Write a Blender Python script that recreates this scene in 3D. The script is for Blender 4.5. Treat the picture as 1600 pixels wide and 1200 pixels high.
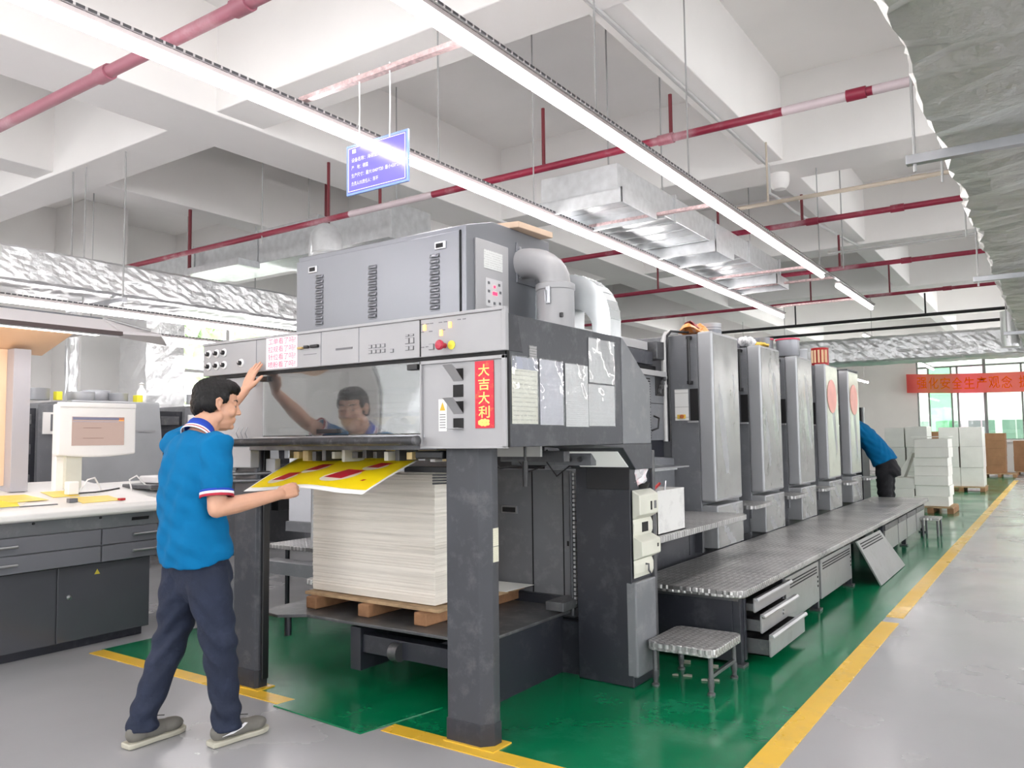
import bpy, bmesh, math, random
from mathutils import Vector, Matrix
for o in list(bpy.data.objects): bpy.data.objects.remove(o)
scene = bpy.context.scene
C = scene.collection
random.seed(7)

# ------------------------------------------------------------------ camera
CAMH = 1.40
pitch, yaw, roll = [math.radians(a) for a in (3.908, 34.396, -0.688)]
fwd = Vector((-math.sin(yaw) * math.cos(pitch), math.cos(yaw) * math.cos(pitch), math.sin(pitch)))
right = Vector((math.cos(yaw), math.sin(yaw), 0))
up = right.cross(fwd)
r2 = right * math.cos(roll) + up * math.sin(roll)
u2 = -right * math.sin(roll) + up * math.cos(roll)
cam = bpy.data.cameras.new('camera')
cam.sensor_width = 36.0
cam.lens = 36.0 * 1245.0 / 1600.0
cam.clip_end = 300
camo = bpy.data.objects.new('camera', cam)
C.objects.link(camo)
mw = Matrix((r2, u2, -fwd)).transposed().to_4x4()
mw.translation = (0, 0, CAMH)
camo.matrix_world = mw
scene.camera = camo

# ------------------------------------------------------------------ world, exposure
w = bpy.data.worlds.new('sky')
scene.world = w
w.use_nodes = True
bg = w.node_tree.nodes['Background']
bg.inputs[0].default_value = (0.97, 0.97, 1.0, 1)
bg.inputs[1].default_value = 4.6
scene.view_settings.view_transform = 'Standard'
scene.view_settings.look = 'None'
scene.view_settings.gamma = 1.0
scene.view_settings.use_curve_mapping = False
scene.view_settings.exposure = 0.66
LED = 21.0            # emission of the tubes
LEDCOL = (1.0, 0.95, 0.945, 1)

# ------------------------------------------------------------------ materials
MATS = {}
def lin(c):
    return tuple((x / 12.92 if x <= 0.04045 else ((x + 0.055) / 1.055) ** 2.4) for x in c)
def hexc(r, g, b): return lin((r / 255, g / 255, b / 255))
def M(name, col, rough=0.5, metal=0.0, var=None, bump=None, spec=0.5, coat=0.0, emit=None, dirt=None, rvar=None):
    """col sRGB 0-255 triple. var=(scale,amount) bump=(scale,strength) dirt=(scale,colour,amount)"""
    if name in MATS: return MATS[name]
    m = bpy.data.materials.new(name); m.use_nodes = True
    nt = m.node_tree; N = nt.nodes; L = nt.links
    b = N['Principled BSDF']
    c = hexc(*col)
    b.inputs['Base Color'].default_value = (*c, 1)
    b.inputs['Roughness'].default_value = rough
    b.inputs['Metallic'].default_value = metal
    b.inputs['Specular IOR Level'].default_value = spec
    b.inputs['Coat Weight'].default_value = coat
    b.inputs['Coat Roughness'].default_value = 0.08
    tc = N.new('ShaderNodeTexCoord')
    src = None
    if var:
        n = N.new('ShaderNodeTexNoise'); n.inputs['Scale'].default_value = var[0]; n.inputs['Detail'].default_value = 5
        L.new(tc.outputs['Object'], n.inputs['Vector'])
        r = N.new('ShaderNodeValToRGB')
        r.color_ramp.elements[0].position = 0.3; r.color_ramp.elements[1].position = 0.7
        r.color_ramp.elements[0].color = (*[x * (1 - var[1]) for x in c], 1)
        r.color_ramp.elements[1].color = (*[min(1, x * (1 + var[1])) for x in c], 1)
        L.new(n.outputs['Fac'], r.inputs['Fac']); src = r.outputs['Color']
    if dirt:
        n = N.new('ShaderNodeTexNoise'); n.inputs['Scale'].default_value = dirt[0]; n.inputs['Detail'].default_value = 8
        n.inputs['Roughness'].default_value = 0.7
        L.new(tc.outputs['Object'], n.inputs['Vector'])
        r = N.new('ShaderNodeValToRGB')
        r.color_ramp.elements[0].position = 0.52; r.color_ramp.elements[1].position = 0.72
        r.color_ramp.elements[0].color = (0, 0, 0, 1); r.color_ramp.elements[1].color = (dirt[2],) * 3 + (1,)
        L.new(n.outputs['Fac'], r.inputs['Fac'])
        mx = N.new('ShaderNodeMix'); mx.data_type = 'RGBA'
        if src: L.new(src, mx.inputs[6])
        else: mx.inputs[6].default_value = (*c, 1)
        mx.inputs[7].default_value = (*hexc(*dirt[1]), 1)
        L.new(r.outputs['Color'], mx.inputs[0]); src = mx.outputs[2]
    if src: L.new(src, b.inputs['Base Color'])
    if rvar:
        n = N.new('ShaderNodeTexNoise'); n.inputs['Scale'].default_value = rvar[0]; n.inputs['Detail'].default_value = 6
        L.new(tc.outputs['Object'], n.inputs['Vector'])
        mr = N.new('ShaderNodeMapRange'); mr.inputs[3].default_value = rvar[1]; mr.inputs[4].default_value = rvar[2]
        mr.inputs[1].default_value = 0.3; mr.inputs[2].default_value = 0.7
        L.new(n.outputs['Fac'], mr.inputs[0]); L.new(mr.outputs[0], b.inputs['Roughness'])
    if bump:
        n = N.new('ShaderNodeTexNoise'); n.inputs['Scale'].default_value = bump[0]; n.inputs['Detail'].default_value = 4
        L.new(tc.outputs['Object'], n.inputs['Vector'])
        bp = N.new('ShaderNodeBump'); bp.inputs['Strength'].default_value = bump[1]; bp.inputs['Distance'].default_value = 0.02
        L.new(n.outputs['Fac'], bp.inputs['Height']); L.new(bp.outputs['Normal'], b.inputs['Normal'])
    if emit:
        b.inputs['Emission Color'].default_value = (*hexc(*emit[0]), 1)
        b.inputs['Emission Strength'].default_value = emit[1]
    MATS[name] = m
    return m
def EM(name, colrgb, s):
    if name in MATS: return MATS[name]
    m = bpy.data.materials.new(name); m.use_nodes = True
    nt = m.node_tree; nt.nodes.clear()
    e = nt.nodes.new('ShaderNodeEmission'); o = nt.nodes.new('ShaderNodeOutputMaterial')
    e.inputs[0].default_value = colrgb; e.inputs[1].default_value = s
    nt.links.new(e.outputs[0], o.inputs[0]); MATS[name] = m
    return m
def clear_sheet(name, tint, gloss, rough=0.03, bump=None, diff=0.0):
    m = bpy.data.materials.new(name); m.use_nodes = True
    nt = m.node_tree; N = nt.nodes; L = nt.links; N.clear()
    o = N.new('ShaderNodeOutputMaterial'); t = N.new('ShaderNodeBsdfTransparent'); g = N.new('ShaderNodeBsdfGlossy')
    t.inputs[0].default_value = (*tint, 1); g.inputs['Roughness'].default_value = rough
    lw = N.new('ShaderNodeLayerWeight'); lw.inputs[0].default_value = 0.35
    mr = N.new('ShaderNodeMapRange'); mr.inputs[3].default_value = gloss; mr.inputs[4].default_value = 0.85
    L.new(lw.outputs['Fresnel'], mr.inputs[0])
    mx = N.new('ShaderNodeMixShader'); L.new(mr.outputs[0], mx.inputs[0]); L.new(t.outputs[0], mx.inputs[1]); L.new(g.outputs[0], mx.inputs[2])
    last = mx
    if diff:
        d = N.new('ShaderNodeBsdfDiffuse'); d.inputs[0].default_value = (0.8, 0.8, 0.8, 1)
        m2 = N.new('ShaderNodeMixShader'); m2.inputs[0].default_value = diff
        L.new(mx.outputs[0], m2.inputs[1]); L.new(d.outputs[0], m2.inputs[2]); last = m2
    if bump:
        tc = N.new('ShaderNodeTexCoord'); n = N.new('ShaderNodeTexNoise'); n.inputs['Scale'].default_value = bump[0]
        L.new(tc.outputs['Object'], n.inputs['Vector'])
        bp = N.new('ShaderNodeBump'); bp.inputs['Strength'].default_value = bump[1]; bp.inputs['Distance'].default_value = 0.02
        L.new(n.outputs['Fac'], bp.inputs['Height']); L.new(bp.outputs['Normal'], g.inputs['Normal'])
    L.new(last.outputs[0], o.inputs[0]); MATS[name] = m
    return m

WHITE_WALL = M('white_wall_paint', (240, 239, 237), 0.85, var=(1.5, 0.03))
CEIL = M('white_ceiling_paint', (245, 243, 241), 0.9, var=(0.8, 0.03))
GREY_WALL = M('grey_wall_paint', (224, 222, 217), 0.85, var=(1.5, 0.03))
PRESS = M('press_grey', (60, 62, 68), 0.38, var=(3, 0.10), dirt=(9, (140, 140, 142), 0.25), bump=(60, 0.02))
PRESS_DK = M('press_dark_grey', (40, 42, 50), 0.38, var=(2.5, 0.12), dirt=(7, (96, 96, 100), 0.35))
PRESS_LT = M('press_light_grey', (160, 160, 162), 0.38, var=(3, 0.04), dirt=(5, (150, 150, 148), 0.25))
PRESS_MID = M('press_mid_grey', (112, 114, 119), 0.36, var=(3, 0.08), dirt=(8, (165, 165, 165), 0.3))
BLACK = M('black_plastic', (24, 24, 27), 0.4)
RUBBER = M('black_rubber', (40, 41, 45), 0.45, var=(20, 0.3), dirt=(25, (120, 120, 122), 0.5))
STEEL = M('brushed_steel', (176, 178, 182), 0.3, metal=0.9, var=(8, 0.08))
DKSTEEL = M('dark_steel', (96, 97, 100), 0.42, metal=0.6, var=(6, 0.2), dirt=(12, (150, 148, 142), 0.4))
GALV = M('galvanised_sheet', (200, 203, 205), 0.33, metal=0.55, var=(14, 0.10), bump=(6, 0.05))
FOIL = M('aluminium_foil', (230, 231, 232), 0.30, metal=0.65, var=(3, 0.05), bump=(20, 0.4))
FOILGREY = M('foil_insulation', (206, 207, 203), 0.36, metal=0.7, var=(2, 0.08), bump=(14, 0.8))
HEATER = M('dryer_blue_grey', (126, 128, 134), 0.32, metal=0.5, var=(1.5, 0.05))
SILVER = M('scuffed_silver_cover', (178, 179, 178), 0.24, metal=0.6, var=(4, 0.06), bump=(3.5, 0.18), dirt=(3.5, (140, 140, 138), 0.55))
SILVER_EDGE = M('satin_grey_cover_edge', (166, 168, 171), 0.33, metal=0.25, var=(3, 0.06))
REDPIPE = M('red_fire_pipe', (140, 34, 60), 0.4, var=(0.9, 0.12), dirt=(0.8, (200, 176, 182), 0.9))
GREYPIPE = M('grey_pipe', (190, 190, 190), 0.4, var=(3, 0.05))
BLACKPIPE = M('black_pipe', (36, 36, 38), 0.5)
RODM = M('steel_rod', (172, 172, 172), 0.45, metal=0.5)
WOOD = M('pallet_wood', (152, 112, 80), 0.8, var=(10, 0.3), bump=(30, 0.2))
WOODLT = M('pale_pallet_wood', (178, 150, 116), 0.8, var=(12, 0.25), bump=(30, 0.2))
PAPERW = M('white_paper', (238, 238, 234), 0.7)
CREAM = M('cream_plastic', (214, 214, 202), 0.45, var=(6, 0.05))
BROWN = M('brown_cardboard', (150, 112, 80), 0.8, var=(5, 0.12))
SCREEN_W = M('white_monitor_plastic', (246, 244, 242), 0.35)
DESKTOP = M('desk_top_white', (232, 231, 228), 0.35, var=(4, 0.03))

# ------------------------------------------------------------------ mesh builder
class MB:
    def __init__(s): s.v = []; s.f = []
    def add(s, vs, fs):
        o = len(s.v); s.v += [tuple(p) for p in vs]; s.f += [tuple(i + o for i in f) for f in fs]; return s
    def box(s, x0, x1, y0, y1, z0, z1):
        vs = [(x, y, z) for z in (z0, z1) for y in (y0, y1) for x in (x0, x1)]
        return s.add(vs, [(0, 2, 3, 1), (4, 5, 7, 6), (0, 1, 5, 4), (2, 6, 7, 3), (0, 4, 6, 2), (1, 3, 7, 5)])
    def prism(s, poly, vec):
        """poly: planar list of 3D points, extruded by vec"""
        n = len(poly); P = [Vector(p) for p in poly]; vec = Vector(vec)
        nor = Vector((0, 0, 0))
        for i in range(n): nor += P[i].cross(P[(i + 1) % n])
        if nor.dot(vec) > 0: P = P[::-1]
        vs = P + [p + vec for p in P]
        fs = [tuple(range(n)), tuple(range(2 * n - 1, n - 1, -1))]
        for i in range(n):
            j = (i + 1) % n; fs.append((j, i, i + n, j + n))
        return s.add(vs, fs)
    def tube(s, path, r, n=10, caps=True, closed=False):
        P = [Vector(p) for p in path]; m = len(P)
        R = r if isinstance(r, (list, tuple)) else [r] * m
        rings = []; ref = None
        for i in range(m):
            if i == 0: d = P[1] - P[0]
            elif i == m - 1: d = P[-1] - P[-2]
            else: d = (P[i + 1] - P[i]).normalized() + (P[i] - P[i - 1]).normalized()
            d.normalize()
            if ref is None:
                ref = Vector((0, 0, 1)) if abs(d.z) < 0.9 else Vector((1, 0, 0))
            a = (ref - d * ref.dot(d)).normalized(); b = d.cross(a); ref = a
            rings.append([P[i] + a * (R[i] * math.cos(2 * math.pi * k / n)) + b * (R[i] * math.sin(2 * math.pi * k / n)) for k in range(n)])
        vs = [p for rg in rings for p in rg]; fs = []
        for i in range(m - 1):
            for k in range(n):
                k2 = (k + 1) % n
                fs.append((i * n + k, i * n + k2, (i + 1) * n + k2, (i + 1) * n + k))
        if caps:
            fs.append(tuple(range(n - 1, -1, -1))); fs.append(tuple((m - 1) * n + k for k in range(n)))
        return s.add(vs, fs)
    def lathe(s, c, prof, n=20, axis='z'):
        vs = []; fs = []; m = len(prof); c = Vector(c)
        for r, h in prof:
            for k in range(n):
                a = 2 * math.pi * k / n; x, y = r * math.cos(a), r * math.sin(a)
                q = {'z': (x, y, h), 'x': (h, x, y), 'y': (y, h, x)}[axis]
                vs.append(c + Vector(q))
        for i in range(m - 1):
            for k in range(n):
                k2 = (k + 1) % n
                fs.append((i * n + k, i * n + k2, (i + 1) * n + k2, (i + 1) * n + k))
        if prof[0][0] > 1e-5: fs.append(tuple(range(n - 1, -1, -1)))
        if prof[-1][0] > 1e-5: fs.append(tuple((m - 1) * n + k for k in range(n)))
        return s.add(vs, fs)
    def ball(s, c, rx, ry=None, rz=None, n=12, m=8):
        ry = ry or rx; rz = rz or rx; vs = []; fs = []
        for i in range(m + 1):
            t = math.pi * i / m
            for k in range(n):
                a = 2 * math.pi * k / n
                vs.append((c[0] + rx * math.sin(t) * math.cos(a), c[1] + ry * math.sin(t) * math.sin(a), c[2] - rz * math.cos(t)))
        for i in range(m):
            for k in range(n):
                k2 = (k + 1) % n
                fs.append((i * n + k, i * n + k2, (i + 1) * n + k2, (i + 1) * n + k))
        return s.add(vs, fs)
    def grid(s, fn, nu, nv):
        vs = [fn(i / nu, j / nv) for j in range(nv + 1) for i in range(nu + 1)]
        fs = [(j * (nu + 1) + i, j * (nu + 1) + i + 1, (j + 1) * (nu + 1) + i + 1, (j + 1) * (nu + 1) + i) for j in range(nv) for i in range(nu)]
        return s.add(vs, fs)
    def build(s, name, mat, parent=None, smooth=False, bevel=0.0, seg=2, solid=0.0, sub=0):
        off = Vector((0, 0, 0)); p = parent
        while p is not None: off += p.location; p = p.parent
        me = bpy.data.meshes.new(name)
        me.from_pydata([(v[0] - off.x, v[1] - off.y, v[2] - off.z) for v in s.v], [], s.f)
        if isinstance(mat, str): mat = MATS[mat]
        me.materials.append(mat)
        if smooth:
            for q in me.polygons: q.use_smooth = True
            if smooth != 'all': me.set_sharp_from_angle(angle=math.radians(40))
        me.update()
        o = bpy.data.objects.new(name, me); C.objects.link(o)
        if parent is not None: o.parent = parent
        if solid:
            md = o.modifiers.new('solid', 'SOLIDIFY'); md.thickness = solid; md.offset = 0
        if bevel:
            md = o.modifiers.new('bevel', 'BEVEL'); md.width = bevel; md.segments = seg; md.limit_method = 'ANGLE'; md.angle_limit = math.radians(35)
        if sub:
            md = o.modifiers.new('sub', 'SUBSURF'); md.levels = sub; md.render_levels = sub
        return o
def box(name, mat, b, parent=None, bevel=0.003, **k): return MB().box(*b).build(name, mat, parent, bevel=bevel, **k)
def tube(name, mat, path, r, parent=None, n=10, **k): return MB().tube(path, r, n).build(name, mat, parent, smooth=True, **k)
def thing(name, label, cat, loc=(0, 0, 0), group=None, kind=None):
    o = bpy.data.objects.new(name, None); C.objects.link(o); o.location = loc; o.empty_display_size = 0.1
    tag(o, label, cat, group, kind); return o
def tag(o, label=None, cat=None, group=None, kind=None):
    if label: o['label'] = label
    if cat: o['category'] = cat
    if group: o['group'] = group
    if kind: o['kind'] = kind
    return o
def struct(o, label=None): o['kind'] = 'structure'; (label and o.__setitem__('label', label)); return o
def copy_tree(o, parent=None):
    c = o.copy(); C.objects.link(c); c.parent = parent
    for ch in list(o.children): copy_tree(ch, c)
    return c
def piece(src, loc, parent=None):
    c = src.copy(); C.objects.link(c); c.location = loc
    if parent is not None: c.parent = parent
    return c
def text(body, mat, org, rt, upv, width, height, parent=None, name='lettering', depth=0.0, align='CENTER', fit=True, vertical=False, label=None, thick=0.0):
    """lettering as a thin mesh centred on org; rt/upv are the directions of the line and of the letters' tops"""
    cu = bpy.data.curves.new('txt', 'FONT'); cu.body = body; cu.align_x = 'CENTER'; cu.align_y = 'CENTER'
    cu.resolution_u = 2; cu.offset = thick; cu.extrude = depth
    o = bpy.data.objects.new('txt', cu); C.objects.link(o)
    dg = bpy.context.evaluated_depsgraph_get(); dg.update()
    me = bpy.data.meshes.new_from_object(o.evaluated_get(dg))
    C.objects.unlink(o); bpy.data.objects.remove(o)
    xs = [v.co.x for v in me.vertices]; ys = [v.co.y for v in me.vertices]
    if not xs: return None
    w0, h0 = max(xs) - min(xs), max(ys) - min(ys); cx, cy_ = (max(xs) + min(xs)) / 2, (max(ys) + min(ys)) / 2
    sx = width / w0; sy = height / h0
    rt = Vector(rt).normalized(); upv = Vector(upv).normalized(); nz = rt.cross(upv)
    off = Vector((0, 0, 0)); p = parent
    while p is not None: off += p.location; p = p.parent
    for v in me.vertices:
        q = Vector(org) + rt * ((v.co.x - cx) * sx) + upv * ((v.co.y - cy_) * sy) + nz * v.co.z - off
        v.co = q
    me.name = name; me.materials.clear(); me.materials.append(mat)
    ob = bpy.data.objects.new(name, me); C.objects.link(ob)
    if parent is not None: ob.parent = parent
    return ob
# ------------------------------------------------------------------ setting: floor
def floor_mat(name, col, col2, r0, r1, dirt=None, bumps=0.02, spec=0.5, scale=0.7):
    m = M(name, col, 0.2, var=(scale, 0.06), rvar=(1.3, r0, r1), dirt=dirt, bump=(14, bumps), spec=spec)
    return m
FLOORG = floor_mat('grey_epoxy_floor', (160, 160, 163), None, 0.16, 0.32, dirt=None)
GREENP = floor_mat('green_epoxy_paint', (4, 112, 72), None, 0.08, 0.26, dirt=(1.6, (50, 140, 108), 0.6), spec=0.6)
YELLOW = floor_mat('yellow_line_paint', (228, 184, 58), None, 0.2, 0.4, dirt=(4.5, (196, 168, 92), 0.6))
RX0, RX1, RY0, RY1, SLAB = -13.4, 8.0, -7.0, 33.4, 5.25
struct(MB().grid(lambda u, v: (RX0 + (RX1 - RX0) * u, RY0 + (RY1 - RY0) * v, 0.0), 8, 16).build('floor', FLOORG), 'grey glossy epoxy floor of the print hall')
g = box('floor_green_zone', GREENP, (-5.44, -1.165, 2.97, 30.0, -0.01, 0.002), bevel=0); struct(g, 'green painted floor zone under the printing press')
def line(b, label):
    o = box('floor_marking_line', YELLOW, b, bevel=0); tag(o, label, 'floor line', 'yellow floor marking lines'); return o
line((-5.42, -3.42, 2.875, 2.975, 0.0, 0.004), 'yellow floor line from the press desk to the left delivery column')
line((-2.77, -1.165, 2.89, 2.99, 0.0, 0.004), 'yellow floor line under the right delivery column')
line((-1.165, -1.045, 2.60, 6.55, 0.0, 0.004), 'near stretch of the long yellow line along the walkway')
line((-1.165, -1.045, 6.75, 27.5, 0.0, 0.004), 'far stretch of the long yellow line along the walkway')
o = MB().prism([(-3.50, 2.84, 0), (-2.82, 2.80, 0), (-2.72, 3.30, 0), (-3.42, 3.34, 0)], (0, 0, 0.007)).build('floor_cover_plate', GREENP, bevel=0.002)
tag(o, 'flat green painted cover plate lying in the gap of the front yellow line', 'floor plate')
# ------------------------------------------------------------------ walls
mb = MB()
WX0, WX1, WZ0, WZ1 = -4.36, 3.2, 1.15, 4.75
mb.box(RX0, WX0, RY1, RY1 + 0.25, 0, SLAB).box(WX1, RX1, RY1, RY1 + 0.25, 0, SLAB).box(WX0, WX1, RY1, RY1 + 0.25, 0, WZ0).box(WX0, WX1, RY1, RY1 + 0.25, WZ1, SLAB)
struct(mb.build('wall_back', GREY_WALL), 'grey far wall behind the banner')
mb = MB()
LY0, LY1, LZ0, LZ1 = 8.55, 12.5, 1.15, 3.75
mb.box(RX0 - 0.25, RX0, RY0, LY0, 0, SLAB).box(RX0 - 0.25, RX0, LY1, RY1, 0, SLAB).box(RX0 - 0.25, RX0, LY0, LY1, 0, LZ0).box(RX0 - 0.25, RX0, LY0, LY1, LZ1, SLAB)
struct(mb.build('wall_left', WHITE_WALL), 'white side wall behind the second press')
RWZ0, RWZ1 = 1.1, 4.1
struct(MB().box(RX1, RX1 + 0.25, RY0, RY1, 0, RWZ0).box(RX1, RX1 + 0.25, RY0, RY1, RWZ1, SLAB).box(RX1, RX1 + 0.25, RY0, RY0 + 1, RWZ0, RWZ1).box(RX1, RX1 + 0.25, RY1 - 1, RY1, RWZ0, RWZ1).box(RX1, RX1 + 0.25, 12.5, 13.5, RWZ0, RWZ1).build('wall_right', WHITE_WALL))
struct(MB().box(RX0, RX1, RY0 - 0.25, RY0, 0, RWZ0).box(RX0, RX1, RY0 - 0.25, RY0, RWZ1, SLAB).box(RX0, RX0 + 1, RY0 - 0.25, RY0, RWZ0, RWZ1).box(RX1 - 1, RX1, RY0 - 0.25, RY0, RWZ0, RWZ1).box(-3.2, -2.2, RY0 - 0.25, RY0, RWZ0, RWZ1).build('wall_front', WHITE_WALL))
cl = struct(MB().box(RX0 - 0.3, RX1 + 0.3, RY0 - 0.3, RY1 + 0.3, SLAB, SLAB + 0.2).build('ceiling', CEIL), 'white concrete ceiling with deep beams')
SOF = 4.30
for (y0, y1) in ((-4.75, -4.2), (-0.2, 0.3), (4.18, 4.69), (8.54, 9.15), (12.95, 13.5), (17.35, 17.9), (21.75, 22.3), (26.2, 26.8), (30.6, 31.2)):
    MB().box(RX0, RX1, y0, y1, SOF, SLAB + 0.05).build('beam', CEIL, cl, bevel=0.01)
for (x0, x1, zz) in ((-2.57, -2.30, SOF + 0.04), (-6.66, -5.98, SOF - 0.03), (-9.25, -8.85, SOF + 0.04), (1.4, 1.75, SOF + 0.04), (5.0, 5.4, SOF + 0.02)):
    MB().box(x0, x1, RY0, RY1, zz, SLAB + 0.05).build('beam', CEIL, cl, bevel=0.01)
for i, (x, y, w, d) in enumerate(((-12.95, 6.75, 0.9, 0.72), (-12.95, 4.45, 0.9, 0.6), (-10.3, 30.9, 0.7, 0.7), (-9.05, 22.0, 0.6, 0.6), (5.2, 8.85, 0.6, 0.6))):
    lab = ('white pillar against the left wall, half hidden by the desk canopy', 'white pillar at the far left beside the canopy post', 'grey white pillar at the far wall behind the ink tins', 'white pillar far behind the printing units', 'white pillar on the right')[i]
    struct(box('pillar', WHITE_WALL, (x - w / 2, x + w / 2, y - d / 2, y + d / 2, 0, SLAB), bevel=0.01), lab)
# ------------------------------------------------------------------ windows
FRAME = M('grey_window_frame', (130, 134, 132), 0.4, metal=0.3)
PANE = clear_sheet('window_glass', (0.96, 0.97, 0.96), 0.06)
PANED = clear_sheet('tinted_window_glass', (0.52, 0.59, 0.53), 0.04)
PANEG = clear_sheet('green_window_glass', (0.36, 0.60, 0.42), 0.04)
PANEP = clear_sheet('rosy_window_glass', (0.58, 0.53, 0.55), 0.04)
wn = thing('window_1', 'wide aluminium window in the far wall behind the red banner', None, (0, RY1, WZ0), kind='structure')
Y = RY1 + 0.06
ZT = 3.86
for x in (WX0, -2.15, 0.1, WX1): box('window_frame', FRAME, (x - 0.05, x + 0.05, Y, Y + 0.08, WZ0, WZ1), wn)
for z in (WZ0, ZT, WZ1): box('window_frame', FRAME, (WX0, WX1, Y + 0.01, Y + 0.07, z - 0.03, z + 0.03), wn)
for x in (-3.97, -3.22, -3.02, -1.02, 1.2, 2.2): box('window_frame', FRAME, (x - 0.03, x + 0.03, Y + 0.01, Y + 0.07, WZ0, ZT), wn)
for (x0, x1, m) in ((WX0, -3.97, PANED), (-3.97, -3.22, PANEG), (-3.22, -3.02, PANED), (-3.02, -2.15, PANEP), (-2.15, -1.02, PANED), (-1.02, 0.1, PANED), (0.1, 1.2, PANED), (1.2, 2.2, PANED), (2.2, WX1, PANED)):
    MB().box(x0 + 0.03, x1 - 0.03, Y + 0.035, Y + 0.041, WZ0 + 0.03, ZT - 0.03).build('pane', m, wn)
for (x0, x1) in ((WX0, -2.15), (-2.15, 0.1), (0.1, WX1)):
    MB().box(x0 + 0.05, x1 - 0.05, Y + 0.035, Y + 0.041, ZT + 0.03, WZ1 - 0.03).build('pane', PANED, wn)
box('window_sill', WHITE_WALL, (WX0 - 0.05, WX1 + 0.05, RY1 - 0.15, RY1 + 0.1, WZ0 - 0.09, WZ0 - 0.03), wn)
wn = thing('window_2', 'tall window in the left wall seen past the control panel', None, (RX0, LY0, LZ0), kind='structure')
for y in (LY0, 9.75, 11.1, LY1): box('window_frame', SCREEN_W, (RX0 - 0.15, RX0 - 0.07, y - 0.035, y + 0.035, LZ0, LZ1), wn)
for z in (LZ0, 1.95, 2.75, LZ1): box('window_frame', SCREEN_W, (RX0 - 0.14, RX0 - 0.08, LY0, LY1, z - 0.03, z + 0.03), wn)
for (y0, y1) in ((LY0, 9.75), (9.75, 11.1), (11.1, LY1)):
    for (z0, z1) in ((LZ0, 1.95), (1.95, 2.75), (2.75, LZ1)):
        MB().box(RX0 - 0.113, RX0 - 0.107, y0 + 0.035, y1 - 0.035, z0 + 0.03, z1 - 0.03).build('pane', PANE, wn)
def ribbon(name, axis, a0, a1, fix, label):
    loc = (fix, a0, RWZ0) if axis == 'y' else (a0, fix, RWZ0)
    t = thing(name, label, None, loc, kind='structure'); n = max(2, round((a1 - a0) / 1.5))
    def bb(u0, u1, w0, w1, z0, z1): return (fix + w0, fix + w1, u0, u1, z0, z1) if axis == 'y' else (u0, u1, fix + w0, fix + w1, z0, z1)
    for i in range(n + 1):
        u = a0 + (a1 - a0) * i / n; MB().box(*bb(u - 0.03, u + 0.03, 0.0, 0.06, RWZ0, RWZ1)).build('window_frame', FRAME, t)
        if i < n: MB().box(*bb(u + 0.03, a0 + (a1 - a0) * (i + 1) / n - 0.03, 0.027, 0.033, RWZ0 + 0.03, RWZ1 - 0.03)).build('pane', PANE, t)
    for z in (RWZ0, RWZ1): MB().box(*bb(a0, a1, 0.0, 0.06, z - 0.03, z + 0.03)).build('window_frame', FRAME, t)
ribbon('window_3', 'y', RY0 + 1, 12.5, RX1 + 0.08, 'ribbon window in the right wall, near half')  # added out of view so daylight reaches the ceiling from the right
ribbon('window_4', 'y', 13.5, RY1 - 1, RX1 + 0.08, 'ribbon window in the right wall, far half')  # added out of view, more daylight fill along the far right
ribbon('window_5', 'x', RX0 + 1, -3.2, RY0 - 0.14, 'ribbon window in the wall behind the camera, left half')  # added behind the camera as a source of daylight fill
ribbon('window_6', 'x', -2.2, RX1 - 1, RY0 - 0.14, 'ribbon window in the wall behind the camera, right half')  # also added behind the camera to let daylight in
# ------------------------------------------------------------------ outside
FAC = M('pale_facade', (238, 232, 230), 0.8, var=(2, 0.02))
bd = thing('neighbour_building', 'pale building with a band of windows outside the far window', 'building', (0, 46, 0))
MB().box(-14, 14, 46, 54, -3, 9).build('wall', FAC, bd)
GL2 = M('facade_glass', (128, 150, 140), 0.15)
for i in range(14):
    x = -9.6 + i * 1.45
    f = box('facade_window', SCREEN_W, (x, x + 1.3, 45.9, 46.05, 0.5, 2.1), bd, bevel=0)
    for k in range(2): MB().box(x + 0.06 + k * 0.6, x + 0.60 + k * 0.6, 45.86, 45.92, 0.58, 2.02).build('pane', GL2, f)
hedge = M('tree_green', (196, 216, 176), 0.9, var=(3, 0.4))
td = thing('garden_tree', 'light green tree outside the left window', 'tree', (-19, 11, 0))
mb = MB(); rnd = random.Random(3)
for i in range(900):
    a, t = rnd.uniform(0, 6.28), rnd.uniform(0, 3.14); rr = rnd.uniform(1.8, 2.6)
    c = Vector((-19 + 0.7 * rr * math.sin(t) * math.cos(a), 12 + 1.9 * rr * math.sin(t) * math.sin(a), 2.6 - rr * math.cos(t)))
    d = Vector((rnd.uniform(-1, 1), rnd.uniform(-1, 1), rnd.uniform(-1, 1))).normalized() * 0.34
    e = d.cross(Vector((0.3, 1, 0.4))).normalized() * 0.2
    mb.add([c - d, c - e, c + d, c + e], [(0, 1, 2, 3)])
o = mb.build('foliage', hedge, td); o['kind'] = 'stuff'
tube('trunk', WOOD, [(-19, 12, -3), (-19, 12, 1), (-18.9, 12.1, 2.6)], [0.22, 0.18, 0.1], td)
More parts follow.
